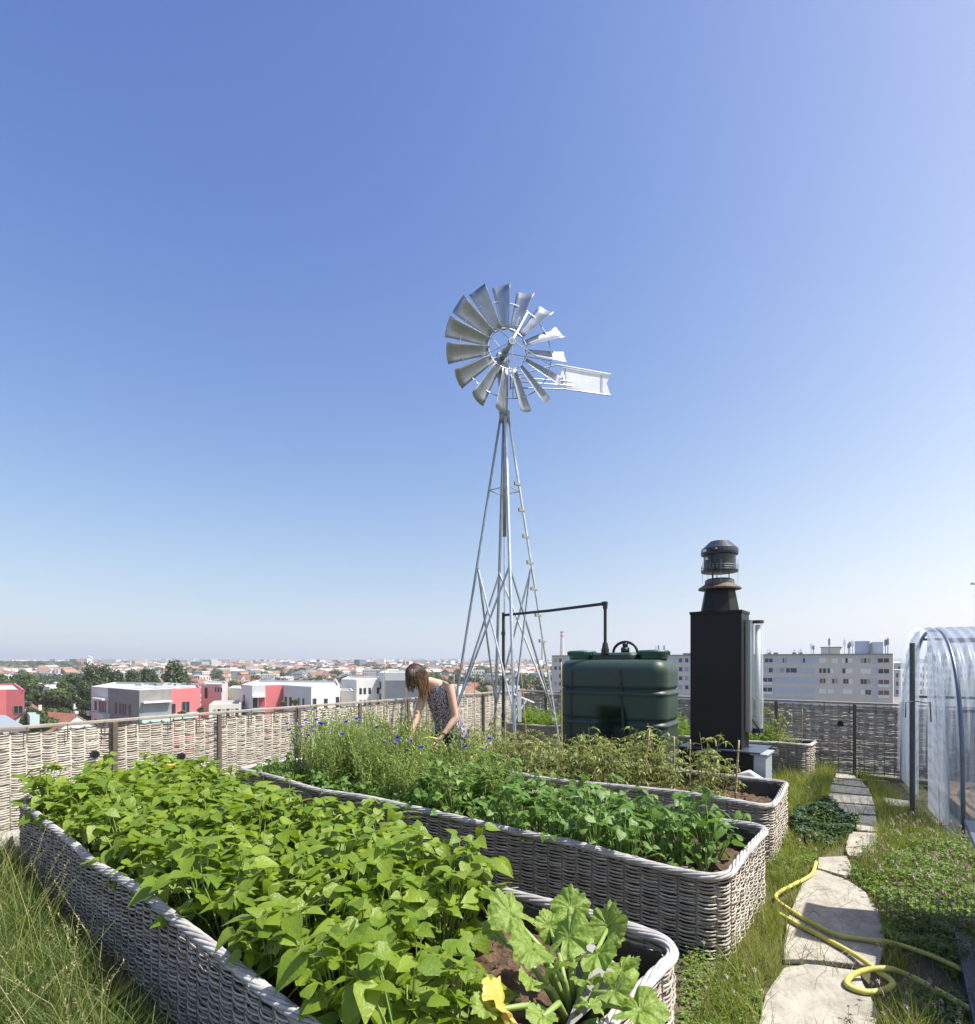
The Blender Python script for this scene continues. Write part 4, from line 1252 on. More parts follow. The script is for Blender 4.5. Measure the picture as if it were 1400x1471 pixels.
m = MB(); m.lathe([(.15, 2.39), (.222, 2.395), (.222, 2.41), (.155, 2.455), (.15, 2.50), (.12, 2.515), (.02, 2.52)], (0, 0, 0), 36); m.build('cowl_rim', mat('brown_cowl', (.13, .10, .085), .55, var=.3), cab, smooth=False)
for k in range(3):
    a = k * 2.094 + .5; m = MB(); m.tube([(.10 * math.cos(a), .10 * math.sin(a), 2.50), (.10 * math.cos(a), .10 * math.sin(a), 2.62)], .006, 6); m.build('support_rod', M_galvd, cab)
M_fan = mat('blue_black_metal', (.025, .032, .045), .38)
m = MB(); m.lathe([(.05, 2.575), (.19, 2.585), (.195, 2.60), (.168, 2.615), (.165, 2.78), (.16, 2.80)], (0, 0, 0), 36); m.build('fan_drum', M_fan, cab, smooth=False)
m = MB(); m.lathe([(.16, 2.78), (.19, 2.775), (.195, 2.80), (.19, 2.84), (.10, 2.925), (.02, 2.94)], (0, 0, 0), 28); m.build('fan_cap', M_fan, cab)
m = MB()
for k in range(30):
    a = 2 * math.pi * k / 30; m.tube([(.19 * math.cos(a), .19 * math.sin(a), 2.46 if k % 6 == 0 else 2.60), (.19 * math.cos(a), .19 * math.sin(a), 2.66 if k % 6 else 2.70)], .0018, 4)
for z in (2.63, 2.655): m.tube([(.19 * math.cos(2 * math.pi * k / 30), .19 * math.sin(2 * math.pi * k / 30), z) for k in range(31)], .0018, 4)
m.build('wire_guard', M_galvd, cab)
m = MB(); m.tube([(-.02, -.17, 2.80), (-.07, -.19, 2.74), (-.04, -.205, 2.66), (-.02, -.21, 2.55), (-.02, -.20, 2.44), (.01, -.185, 2.36)], .009, 6); m.box((-.01, -.195, 2.81), (.07, .02, .03))
m.build('power_cable', M_dark, cab, smooth=True)
M_lab = mat('pale_sticker', (.72, .72, .70), .6)
for (a, z) in ((-2.25, 2.815), (-2.2, 2.73)):
    rr_ = .196 if z > 2.8 else .170
    m = MB(); v = []; n = 6
    for i in range(n + 1):
        t = a + .34 * (i / n - .5); v += [(rr_ * math.cos(t), rr_ * math.sin(t), z - .014), (rr_ * math.cos(t), rr_ * math.sin(t), z + .014)]
    m.add(v, [(2 * i, 2 * i + 2, 2 * i + 3, 2 * i + 1) for i in range(n)]); m.build('sticker', M_lab, cab)
# clear tube on the right side
m = MB(); m.tube([(0, 0, .86), (0, 0, 2.02)], .062, 24, caps=False)
def glassmat(name, col, f):
    mm = bpy.data.materials.new(name); mm.use_nodes = True; n = mm.node_tree; n.nodes.clear()
    o = n.nodes.new('ShaderNodeOutputMaterial'); t = n.nodes.new('ShaderNodeBsdfTransparent'); t.inputs[0].default_value = (*col, 1)
    g = n.nodes.new('ShaderNodeBsdfPrincipled'); g.inputs['Base Color'].default_value = (.8, .84, .9, 1); g.inputs['Roughness'].default_value = .12
    x = n.nodes.new('ShaderNodeMixShader')
    lw = n.nodes.new('ShaderNodeLayerWeight'); lw.inputs[0].default_value = .35
    mr = n.nodes.new('ShaderNodeMapRange'); mr.inputs[3].default_value = f; mr.inputs[4].default_value = min(1, f + .45)
    n.links.new(lw.outputs['Facing'], mr.inputs[0]); n.links.new(mr.outputs[0], x.inputs[0])
    n.links.new(t.outputs[0], x.inputs[1]); n.links.new(g.outputs[0], x.inputs[2]); n.links.new(x.outputs[0], o.inputs[0])
    return mm
M_glass = glassmat('clear_tube', (.93, .96, .95), .12)
tq = Vector((CW / 2 + .085, CD / 2 - .03, 0))
o = m.build('clear_cylinder', M_glass, cab, smooth=True); o.location = tq
m = MB(); m.tube([(0, 0, .88), (0, 0, 2.0)], .026, 16); o = m.build('white_inner_tube', mat('white_plastic', (.80, .80, .78), .35), cab, smooth=True); o.location = tq + Vector((.01, 0, 0))
m = MB(); m.tube([(0, 0, 2.02), (0, 0, 2.05)], .07, 20); m.tube([(0, 0, .83), (0, 0, .88)], .066, 20); o = m.build('end_cap', M_dark, cab); o.location = tq
m = MB(); m.box((CW / 2 + .03, .05, 1.45), (.05, .16, 1.2)); m.build('side_rail', mat('side_metal', (.36, .39, .40), .35, metal=.7), cab)
m = MB(); m.tube([tq + Vector(q) for q in ((-.05, -.07, .90), (-.02, -.09, .83), (.03, -.09, .80), (.05, -.07, .86), (0, -.075, .93), (-.06, -.08, 1.02), (-.07, -.085, 1.2), (-.05, -.08, 1.25), (-.03, -.075, 1.2))], .008, 6); m.build('black_tube_loop', M_dark, cab, smooth=True)
# pale metal box at its foot
q = cl0 + cu * (CW + .20) + cv * .10
bx = empty('metal_box', tuple(q), 'pale grey metal box with a sloping lid at the right foot of the black cabinet', 'box', rz=crz)
M_pale = mat('pale_sheet', (.42, .46, .52), .35, metal=.2)
m = MB(); m.box((-.02, 0, .33), (.13, .34, .62)); m.build('box_body', M_pale, bx, bevel=.005)
m = MB(); m.box((-.02, 0, .652), (.17, .38, .02)); m.build('box_lid', M_pale, bx, bevel=.003)
m = MB(); m.tube([bp(bed3, 4.35, 1.16, .42), bp(bed3, 4.52, 1.14, .50), bp(bed3, 4.66, 1.12, .42), bp(bed3, 4.74, 1.1, .3)], .04, 12)
tag(m.build('drain_pipe', mat('cream_plastic', (.66, .64, .58), .5), smooth=True), 'short cream pipe elbow between the pale metal box and the third bed', 'pipe')

# ---------------------------------------------------------------- plastic tunnel
th = R(28)
gv = Vector((math.sin(th), math.cos(th), 0)); gu = Vector((math.cos(th), -math.sin(th), 0))
g0 = Vector((4.215, 5.27, 0)); GWd = 2.64; GL = 4.6; GH = 1.97
gh = empty('polytunnel', tuple(g0), 'arched greenhouse of clear corrugated plastic at the right edge', 'greenhouse')
def arch(t):   # t 0..1 across width; returns (w, z): steep sides, round top
    a = math.pi * t
    w = GWd / 2 * (1 - math.copysign(abs(math.cos(a)) ** .82, math.cos(a)))
    z = GH * (math.sin(a) ** .62)
    return w, z
def gp(s, t, off=0):
    w, z = arch(t)
    cx, cz = GWd / 2, .8
    d = Vector((w - cx, z - cz)); d.normalize()
    w += d.x * off; z += d.y * off
    q = gu * s + gv * w
    return Vector((q.x, q.y, max(z, .0)))
M_poly = None
mm = bpy.data.materials.new('corrugated_plastic'); mm.use_nodes = True; n = mm.node_tree; n.nodes.clear()
o_ = n.nodes.new('ShaderNodeOutputMaterial'); t_ = n.nodes.new('ShaderNodeBsdfTransparent'); t_.inputs[0].default_value = (.93, .95, .97, 1)
g_ = n.nodes.new('ShaderNodeBsdfPrincipled'); g_.inputs['Base Color'].default_value = (.50, .56, .66, 1); g_.inputs['Roughness'].default_value = .22; g_.inputs['Specular IOR Level'].default_value = .8
tl = n.nodes.new('ShaderNodeBsdfTranslucent'); tl.inputs[0].default_value = (.55, .62, .74, 1)
x1 = n.nodes.new('ShaderNodeMixShader'); x1.inputs[0].default_value = .5; n.links.new(g_.outputs[0], x1.inputs[1]); n.links.new(tl.outputs[0], x1.inputs[2])
x2 = n.nodes.new('ShaderNodeMixShader'); lw = n.nodes.new('ShaderNodeLayerWeight'); lw.inputs[0].default_value = .4
mr = n.nodes.new('ShaderNodeMapRange'); mr.inputs[3].default_value = .34; mr.inputs[4].default_value = .9
n.links.new(lw.outputs['Facing'], mr.inputs[0]); n.links.new(mr.outputs[0], x2.inputs[0]); n.links.new(t_.outputs[0], x2.inputs[1]); n.links.new(x1.outputs[0], x2.inputs[2]); n.links.new(x2.outputs[0], o_.inputs[0])
M_poly = mm
v = []; f = []
ns, ntt = int(GL / .0113), 56
cor = lambda s: .014 * math.cos(2 * math.pi * s / .09)
for i in range(ns + 1):
    s = GL * i / ns
    for j in range(ntt + 1): v.append(tuple(gp(s, j / ntt, cor(s))))
f = [(i * (ntt + 1) + j, (i + 1) * (ntt + 1) + j, (i + 1) * (ntt + 1) + j + 1, i * (ntt + 1) + j + 1) for i in range(ns) for j in range(ntt)]
m = MB(); m.add(v, f); m.build('corrugated_cover', M_poly, gh, smooth=True)
M_pipe = mat('blue_grey_pipe', (.16, .20, .26), .35, metal=.6, var=.2)
for s in (.14, 1.5, 2.9, 4.3):
    m = MB(); m.tube([gp(s, j / 50, -.02) for j in range(51)], .019, 10); m.build('hoop', M_pipe, gh, smooth=True)
for t, rr_ in ((.14, .016), (.36, .014), (.6, .014), (.86, .016)):
    m = MB(); m.tube([gp(.14, t, -.05), gp(GL, t, -.05)], rr_, 8); m.build('purlin', M_pipe, gh, smooth=True)
# end panel in two halves with a gap where the door is
for (ta, tb_, nm) in ((0.0, .43, 'end_sheet'), (.52, 1.0, 'end_sheet')):
    m = MB(); v = []; k = 26
    for i in range(k + 1):
        t = ta + (tb_ - ta) * i / k
        q = gp(.04, t, -.01); v += [(q.x, q.y, .04), (q.x + .012 * math.cos(i * 1.6) * gu.x, q.y + .012 * math.cos(i * 1.6) * gu.y, q.z)]
    m.add(v, [(2 * i, 2 * i + 2, 2 * i + 3, 2 * i + 1) for i in range(k)]); m.build(nm, M_poly, gh, smooth=True)
M_gpost = mat('dark_post', (.085, .105, .105), .5, var=.2)
q = P(1310, 925, 5.75) - g0
m = MB(); m.tube([(q.x, q.y, 0), (q.x, q.y, 1.79)], .024, 12); m.build('door_post', M_gpost, gh)
m = MB(); q2 = q + gv * .30
m.tube([(q.x - .14, q.y - .10, 1.05), (q.x - .14, q.y - .10, 1.20), (q.x, q.y - .03, 1.21), (q.x + .10, q.y - .05, 1.19), (q.x + .14, q.y - .05, 1.20), (q.x + .15, q.y - .05, 1.0)], .006, 6); m.build('door_latch', mat('latch_metal', (.22, .21, .18), .6), gh, smooth=True)
# inside: soil and a row of plants
m = MB(); pp = [gu * .3 + gv * .25, gu * (GL + 1) + gv * .25, gu * (GL + 1) + gv * (GWd - .2), gu * .3 + gv * (GWd - .2)]
m.prism([(g0.x + p.x, g0.y + p.y) for p in pp], .004, .10)
tag(m.build('greenhouse_soil', mat('dry_soil', (.36, .24, .15), .95, var=.45, vscale=5, bump=1, bscale=25)), kind='structure')
for k, (s, w) in enumerate(((.9, 2.0), (1.25, 2.05), (1.6, 2.0), (2.0, 2.1), (2.4, 2.0), (1.1, 1.5), (3.0, 2.0))):
    q = g0 + gu * s + gv * w
    o = bpy.data.objects.new('greenhouse_plant', bd_[k % 4]); COL.objects.link(o); o.location = (q.x, q.y, .10); o.scale = (1.1, 1.1, 1.3)
    tag(o, 'leafy green plant seen through the clear plastic of the greenhouse', 'plant', 'plants inside the greenhouse')
# ---------------------------------------------------------------- dark bin at the right edge
M_bin = mat('slate_plastic', (.035, .04, .055), .38, bump=.1, bscale=200); M_bin2 = mat('slate_lid', (.09, .11, .16), .35)
brz = math.atan2(-.583, .812)
bnr = empty('storage_bin', (2.66, 3.17, 0), 'dark slate grey bin with an overhanging lid at the right edge', 'bin', rz=brz)
m = MB(); m.box((.36, -.44, .37), (.62, .80, .66)); m.build('bin_body', M_bin, bnr, bevel=.012)
m = MB(); m.box((.36, -.44, .715), (.74, .92, .028)); m.build('bin_lid', M_bin2, bnr, bevel=.006)
m = MB(); m.box((.34, -.46, .04), (.78, 1.06, .07)); m.build('bin_base', M_bin, bnr, bevel=.01)
shade_bin = empty('storage_bin', (2.98, 3.02, 0), 'taller dark grey bin added out of view behind the low slate bin to shade the path', 'bin', rz=brz)  # unseen tall bin, added outside the frame to cast shade over the path
m = MB(); m.box((.30, .27, 1.01), (.56, .50, 1.96)); m.build('bin_body', M_bin, shade_bin, bevel=.012)
m = MB(); m.box((.30, .27, 2.005), (.62, .56, .03)); m.build('bin_lid', M_bin2, shade_bin, bevel=.006)
# thin antenna pole at the right edge beyond the tunnel
m = MB(); pq = P(1401.5, 835, 9.5); m.tube([(pq.x, pq.y, 0), (pq.x, pq.y, pq.z)], .011, 8); m.box((pq.x - .03, pq.y, pq.z - .04), (.09, .04, .03))
tag(m.build('thin_pole', M_pale), 'thin pale pole rising above the greenhouse at the right edge', 'pole')
# ---------------------------------------------------------------- the woman
pr = empty('person', (-.40, 6.13, 0), 'woman with long brown hair in a patterned sleeveless top, bending over the cornflowers', 'person')
PO = Vector((-.40, 6.13, 0))
def pw(x, y, z): return Vector((x, y, z)) - PO
M_skin = mat('skin', (.56, .36, .26), .5, var=.08, vscale=12)
fd = Vector((-.55, -.83, 0)).normalized(); sl = Vector((.83, -.55, 0))   # facing direction, her left
pel = pw(-.40, 6.15, .86); chest = pw(-.49, 6.00, 1.22); neckb = pw(-.535, 5.93, 1.365)
LS = pw(-.385, 5.86, 1.33); RS = pw(-.665, 6.03, 1.325)
LE = pw(-.325, 5.84, 1.035); LWr = pw(-.46, 5.76, .845); LH = pw(-.515, 5.73, .775)
RE = pw(-.735, 5.88, 1.02); RWr = pw(-.795, 5.74, .78); RH = pw(-.82, 5.70, .705)
headc = pw(-.735, 5.85, 1.455)
verts = []; edges = []; rad = []
def sv(p, r, parent=None):
    verts.append(tuple(p)); rad.append(r)
    if parent is not None: edges.append((parent, len(verts) - 1))
    return len(verts) - 1
i_p = sv(pel, (.135, .10)); i_w = sv(pel.lerp(chest, .45), (.115, .09), i_p); i_c = sv(chest, (.13, .10), i_w); i_n = sv(neckb, (.085, .075), i_c)
i_n1 = sv(neckb.lerp(headc, .45), (.05, .05), i_n); i_n2 = sv(neckb.lerp(headc, .7), (.052, .055), i_n1)
for (S, E, Wr, Hd) in ((LS, LE, LWr, LH), (RS, RE, RWr, RH)):
    a = sv(S, (.052, .052), i_n); b = sv(S.lerp(E, .35), (.046, .046), a); c = sv(E, (.037, .037), b); d = sv(E.lerp(Wr, .35), (.036, .036), c); e = sv(Wr, (.024, .021), d)
    g = sv(Wr.lerp(Hd, .6), (.032, .016), e); h = sv(Hd, (.034, .014), g)
for sg, fx in ((1, .10), (-1, -.10)):
    hip = pel + sl * .09 * sg - Vector((0, 0, .06)); knee = pel + sl * .10 * sg + fd * .05; knee.z = .47; ank = pel + sl * (.11) * sg; ank.z = .09
    a = sv(hip, (.095, .095), i_p); b = sv(hip.lerp(knee, .5), (.08, .08), a); c = sv(knee, (.058, .058), b); d = sv(knee.lerp(ank, .35), (.055, .055), c); e = sv(ank, (.036, .036), d)
    toe = ank + fd * .16; toe.z = .04; sv(toe, (.035, .025), e)
me = bpy.data.meshes.new('body'); me.from_pydata(verts, edges, [])
body = bpy.data.objects.new('body', me); COL.objects.link(body); body.parent = pr
sk = body.modifiers.new('skin', 'SKIN'); sk.use_smooth_shade = True
for i, v in enumerate(me.skin_vertices[0].data): v.radius = rad[i]; v.use_root = (i == 0)
body.modifiers.new('sub', 'SUBSURF').levels = 2; body.modifiers['sub'].render_levels = 2
me.materials.append(M_skin)
# evaluate and join with the shaped head and the fingers so that the body is one mesh
dg = bpy.context.evaluated_depsgraph_get()
ev = bpy.data.meshes.new_from_object(body.evaluated_get(dg))
bpy.data.objects.remove(body)
bmb = MB()
V = np.array([v.co[:] for v in ev.vertices]); 
bmb.add(V, [tuple(p.vertices) for p in ev.polygons])
# head: ellipsoid with brow, nose, chin; axis looks along hd (down and to her front)
hd = (Vector((-.72, -.45, 0)).normalized() * .74 + Vector((0, 0, -.67))).normalized()   # looking direction
hup = (Vector((0, 0, 1)) - hd * hd.z).normalized(); hs = hd.cross(hup).normalized()
def hw(f_, u_, s_): return headc + hd * f_ + hup * u_ + hs * s_
nu, nv = 28, 22; hv = []
for j in range(nv + 1):
    th_ = math.pi * j / nv
    for i in range(nu):
        a = 2 * math.pi * i / nu
        f_, s_, u_ = math.sin(th_) * math.cos(a), math.sin(th_) * math.sin(a), math.cos(th_)
        R_f = .095 * f_; R_s = .074 * s_; R_u = .112 * u_
        if u_ < 0: R_s *= 1 + .32 * u_; R_f *= 1 + (.10 * u_ if f_ > 0 else .35 * u_)
        if f_ > .3:   # face
            R_f += .024 * math.exp(-((u_ + .12) / .18) ** 2 - (s_ / .16) ** 2)        # nose
            R_f += .006 * math.exp(-((u_ - .28) / .12) ** 2) - .010 * math.exp(-((u_ - .10) / .09) ** 2 - ((abs(s_) - .36) / .15) ** 2)
            R_f += .008 * math.exp(-((u_ + .50) / .07) ** 2 - (s_ / .25) ** 2) + .010 * math.exp(-((u_ + .82) / .14) ** 2 - (s_ / .3) ** 2)
        hv.append(tuple(hw(R_f, R_u, R_s)))
hf = [(j * nu + i, j * nu + (i + 1) % nu, (j + 1) * nu + (i + 1) % nu, (j + 1) * nu + i) for j in range(nv) for i in range(nu)]
bmb.add(hv, hf)
for sg in (1, -1):   # ears
    c = hw(-.005, -.01, .072 * sg)
    bmb.tube([c + hup * .028, c + hup * .012 - hd * .012 + hs * .008 * sg, c - hup * .012 - hd * .008 + hs * .006 * sg, c - hup * .028], [.006, .011, .010, .005], 6)
# fingers: unequal, bent, thumb from the side of the palm
for (Wr, Hd, curl, thumb) in ((LWr, LH, .9, -1), (RWr, RH, .5, 1)):
    d = (Hd - Wr).normalized(); ac = (sl - d * sl.dot(d)).normalized(); nn = d.cross(ac).normalized()
    if nn.dot(fd) < 0: nn = -nn
    for k, ln in enumerate((.068, .076, .072, .058)):
        b0 = Hd + ac * (-.026 + .0175 * k) + d * .004
        p1 = b0 + d * ln * .45 - nn * .01 * curl; p2 = p1 + (d * .75 - nn * .65 * curl).normalized() * ln * .32; p3 = p2 + (d * .45 - nn * curl).normalized() * ln * .25
        bmb.tube([b0 - d * .015, p1, p2, p3], [.0095, .0088, .008, .006], 7)
    b0 = Wr.lerp(Hd, .45) + ac * .026 * thumb
    p1 = b0 + (d * .6 + ac * .6 * thumb).normalized() * .032; p2 = p1 + (d * .9 + ac * .1 * thumb - nn * .3).normalized() * .028
    bmb.tube([b0 - d * .012, p1, p2], [.012, .010, .007], 7)
bmb.build('body', M_skin, pr, smooth=True)
# face details
m = MB()
for sg in (1, -1):
    c = hw(.083, .012, .030 * sg); m.lathe([(.001, -.006), (.009, -.003), (.009, .003), (.001, .006)], c, 8)
m.build('eyes', mat('eye', (.05, .03, .02), .2), pr)
# top
def loft(rings, name, m_, cap=False, smooth=True, n=28, wr=0.0, seed=0):
    rr_ = random.Random(seed); v = []
    for j, (c, ax, ay, rx, ry) in enumerate(rings):
        for i in range(n):
            a = 2 * math.pi * i / n
            w = 1 + wr * math.sin(5 * a + j * .7) * (j / len(rings)) + wr * .5 * math.sin(11 * a + j * 1.3)
            q = c + ax * (rx * math.cos(a) * w) + ay * (ry * math.sin(a) * w); v.append(tuple(q))
    f = [(j * n + i, j * n + (i + 1) % n, (j + 1) * n + (i + 1) % n, (j + 1) * n + i) for j in range(len(rings) - 1) for i in range(n)]
    mb_ = MB(); mb_.add(v, f); o = mb_.build(name, m_, pr, smooth=smooth); o.modifiers.new('t', 'SOLIDIFY').thickness = .004
    return o
mb2 = bpy.data.materials.new('patterned_top'); mb2.use_nodes = True; n = mb2.node_tree
b = n.nodes['Principled BSDF']; b.inputs['Roughness'].default_value = .7
tc = n.nodes.new('ShaderNodeTexCoord'); vo = n.nodes.new('ShaderNodeTexWave'); vo.inputs['Scale'].default_value = 14; vo.inputs['Distortion'].default_value = 14; vo.inputs['Detail'].default_value = 3; vo.inputs['Detail Scale'].default_value = 2.5
n.links.new(tc.outputs['Object'], vo.inputs['Vector'])
cr = n.nodes.new('ShaderNodeValToRGB'); e = cr.color_ramp.elements; e[0].position = .0; e[0].color = (.02, .012, .02, 1); e[1].position = 1; e[1].color = (.55, .50, .60, 1)
for pos, c in ((.42, (.035, .02, .03)), (.55, (.20, .10, .14)), (.68, (.40, .33, .48))):
    x = e.new(pos); x.color = (*c, 1)
n.links.new(vo.outputs['Fac'], cr.inputs[0]); n.links.new(cr.outputs[0], b.inputs['Base Color'])
tdir = (chest - pel).normalized()
def ring_at(c, rx, ry, tilt=tdir):
    ay = (fd - tilt * fd.dot(tilt)).normalized(); return (c, sl, ay, rx, ry)
neck_c = neckb + Vector((0, 0, -.005))
loft([ring_at(neckb + tdir * .03 + fd * .01, .075, .062), ring_at(neckb + tdir * .0, .145, .085), ring_at(neckb - tdir * .045, .168, .105), ring_at(chest + tdir * .02, .160, .125), ring_at(chest - tdir * .06, .158, .128),
      ring_at(chest - tdir * .15 , .152, .118), ring_at(pel + tdir * .13, .160, .120), ring_at(pel + tdir * .05, .172, .130), ring_at(pel - tdir * .03, .182, .142), ring_at(pel - tdir * .07, .185, .148)], 'sleeveless_top', mb2, wr=.03, seed=2)
# trousers
M_trs = mat('dark_trousers', (.03, .025, .035), .8, var=.3, vscale=30)
mb_ = MB()
def trou(rings, n=20):
    v = []
    for c, rx, ry in rings:
        for i in range(n):
            a = 2 * math.pi * i / n; v.append(tuple(c + sl * (rx * math.cos(a)) + fd * (ry * math.sin(a))))
    mb_.add(v, [(j * n + i, j * n + (i + 1) % n, (j + 1) * n + (i + 1) % n, (j + 1) * n + i) for j in range(len(rings) - 1) for i in range(n)])
trou([(pel + Vector((0, 0, .08)), .15, .115), (pel, .175, .135), (pel - Vector((0, 0, .08)), .182, .14), (pel - Vector((0, 0, .14)), .175, .125)])
for sg in (1, -1):
    c0 = pel + sl * .088 * sg
    rs = []
    for z, rx in ((.76, .095), (.66, .09), (.5, .075), (.47, .07), (.3, .066), (.10, .056)):
        c = c0.copy(); c.z = z; c += fd * (.05 * math.sin(min(1, (.86 - z) / .4) * math.pi / 2)) ; rs.append((c, rx, rx))
    trou(rs)
mb_.build('trousers', M_trs, pr, smooth=True)
for sg in (1, -1):
    c = pel + sl * .105 * sg; m = MB(); c.z = 0
    m.tube([c - fd * .05 + Vector((0, 0, .045)), c + fd * .05 + Vector((0, 0, .045)), c + fd * .19 + Vector((0, 0, .03))], [.045, .05, .032], 10); m.build('shoe', M_dark, pr, smooth=True)
m = MB(); c = LE.lerp(LWr, .86); d = (LWr - LE).normalized(); m.tube([c - d * .006, c + d * .006], .0295, 14); m.build('bracelet', M_dark, pr)
# hair: locks growing from the skull and falling by gravity, brown turning lighter at the tips
mh = bpy.data.materials.new('brown_hair'); mh.use_nodes = True; n = mh.node_tree; b = n.nodes['Principled BSDF']; b.inputs['Roughness'].default_value = .38
tc = n.nodes.new('ShaderNodeTexCoord'); sp = n.nodes.new('ShaderNodeSeparateXYZ'); n.links.new(tc.outputs['Object'], sp.inputs[0])
mr = n.nodes.new('ShaderNodeMapRange'); mr.inputs[1].default_value = 1.50; mr.inputs[2].default_value = 1.22; n.links.new(sp.outputs['Z'], mr.inputs[0])
gm = n.nodes.new('ShaderNodeNewGeometry'); ad = n.nodes.new('ShaderNodeMath'); ad.operation = 'MULTIPLY_ADD'; ad.inputs[1].default_value = .6; n.links.new(gm.outputs['Random Per Island'], ad.inputs[0])
sb = n.nodes.new('ShaderNodeMath'); sb.operation = 'SUBTRACT'; n.links.new(mr.outputs[0], ad.inputs[2]); n.links.new(ad.outputs[0], sb.inputs[0]); sb.inputs[1].default_value = .3
cr = n.nodes.new('ShaderNodeValToRGB'); cr.color_ramp.elements[0].color = (.028, .015, .010, 1); cr.color_ramp.elements[1].color = (.25, .135, .07, 1); n.links.new(sb.outputs[0], cr.inputs[0]); n.links.new(cr.outputs[0], b.inputs['Base Color'])
hm = MB(); r = random.Random(12)
crown = hw(-.03, .10, 0)
# skull cap
cv_ = []; cf_ = []
for j in range(13):
    th_ = math.pi * .60 * j / 12
    for i in range(28):
        a = 2 * math.pi * i / 28
        f_, s_, u_ = math.sin(th_) * math.cos(a), math.sin(th_) * math.sin(a), math.cos(th_)
        cut = 1.0
        q = hw(-.012 + .100 * min(f_, .86), .118 * u_ + (.03 if f_ > .6 and th_ > 1.3 else 0), .084 * s_)
        cv_.append(tuple(q))
cf_ = [(j * 28 + i, j * 28 + (i + 1) % 28, (j + 1) * 28 + (i + 1) % 28, (j + 1) * 28 + i) for j in range(12) for i in range(28)]
hm.add(cv_, cf_)
for k in range(420):
    a = r.uniform(0, 2 * math.pi); th0 = r.uniform(.15, .6) * math.pi
    pts = []
    f_, s_ = math.cos(a), math.sin(a)
    if f_ > .72 and th0 > 1.1: continue
    left = s_ > 0
    n_ = 7
    st = r.uniform(.02, .35)
    for i in range(n_):
        t = st + (th0 + .5 - st) * i / (n_ - 1)
        q = hw(-.012 + .106 * math.sin(t) * f_, .123 * math.cos(t), .090 * math.sin(t) * s_)
        pts.append(q)
    tip = pts[-1]; ln = r.uniform(.04, .13) if (tip - headc).x < .0 else r.uniform(.06, .20)
    # hanging part: gravity, bending to her chest on the far side and down the back on the near side
    drift = (Vector((.32, .05, 0)) if (tip - headc).x > -.02 else Vector((.02, -.02, 0)))
    for i in range(1, 7):
        t = i / 6
        pts.append(tip + drift * ln * t * (1.2 - .4 * t) + Vector((r.uniform(-.004, .004), r.uniform(-.004, .004), -ln * t * (.45 + .55 * t))))
    nn = len(pts)
    hm.tube(pts, [.003] + [.0075 * (1 - .6 * (i / nn) ** 2) for i in range(1, nn - 1)] + [.001], 4, 0, caps=False)
hm.build('hair', mh, pr, smooth=True)
# the yellow loop she is working with
pts = smooth_path([P(591, 1092, 5.70), P(593, 1076, 5.70), P(604, 1063, 5.68), P(618, 1059.5, 5.66), P(631, 1063, 5.66), P(639, 1072, 5.66), P(643, 1086, 5.66), P(641, 1104, 5.66)], 6)
m = MB(); m.tube(pts, .0095, 8)
tag(m.build('yellow_hoop', mat('yellow_hoop', (.60, .60, .16), .5), smooth=True), 'pale yellow hose arching between the hands of the woman', 'hose')
# ---------------------------------------------------------------- the town below (its ground is at z = -19)
GZ = -19.0
M_cg = mat('town_ground', (.20, .19, .16), .95, var=.7, vscale=.012, color2=(.07, .10, .035), coords='Object')
m = MB(); m.add([(-16000, -200, GZ), (16000, -200, GZ), (16000, 16000, GZ), (-16000, 16000, GZ)], [(0, 1, 2, 3)])
tag(m.build('town_ground', M_cg), kind='structure')
M_white = mat('white_render', (.60, .60, .60), .8, var=.10, vscale=.4)
M_white2 = mat('pale_render', (.60, .58, .54), .8, var=.15, vscale=.4)
M_greyr = mat('grey_render', (.25, .245, .24), .85, var=.2, vscale=.8)
M_pink = mat('pink_render', (.58, .155, .165), .8, var=.08, vscale=.4)
M_pinkd = mat('deep_pink_render', (.36, .08, .10), .8)
M_win = mat('window_glass', (.025, .03, .04), .35, spec=.35)
M_winc = mat('window_curtain', (.28, .28, .27), .4)
M_shut = mat('white_shutter', (.66, .67, .68), .7)
M_bal = mat('pale_glass_balcony', (.42, .55, .56), .25)
M_roofg = mat('gravel_roof', (.42, .43, .44), .9, var=.2, vscale=.5)
M_tile = mat('red_tile_roof', (.30, .125, .075), .85, var=.35, vscale=.6)
M_tile2 = mat('brown_tile_roof', (.22, .13, .095), .85, var=.35, vscale=.8)
M_tile3 = mat('pale_tile_roof', (.30, .18, .125), .85, var=.35, vscale=.6)
M_slate = mat('slate_roof', (.15, .16, .18), .7, var=.2, vscale=.6)
M_metal = mat('grey_metal_cladding', (.20, .22, .26), .5, var=.15, vscale=.3)
M_beige = mat('beige_panel', (.56, .52, .47), .8, var=.08, vscale=.3)
M_blue = M_bluep = mat('blue_grey_panel', (.42, .46, .56), .6, var=.06, vscale=.3)
M_orng = mat('orange_paint', (.65, .20, .08), .6)

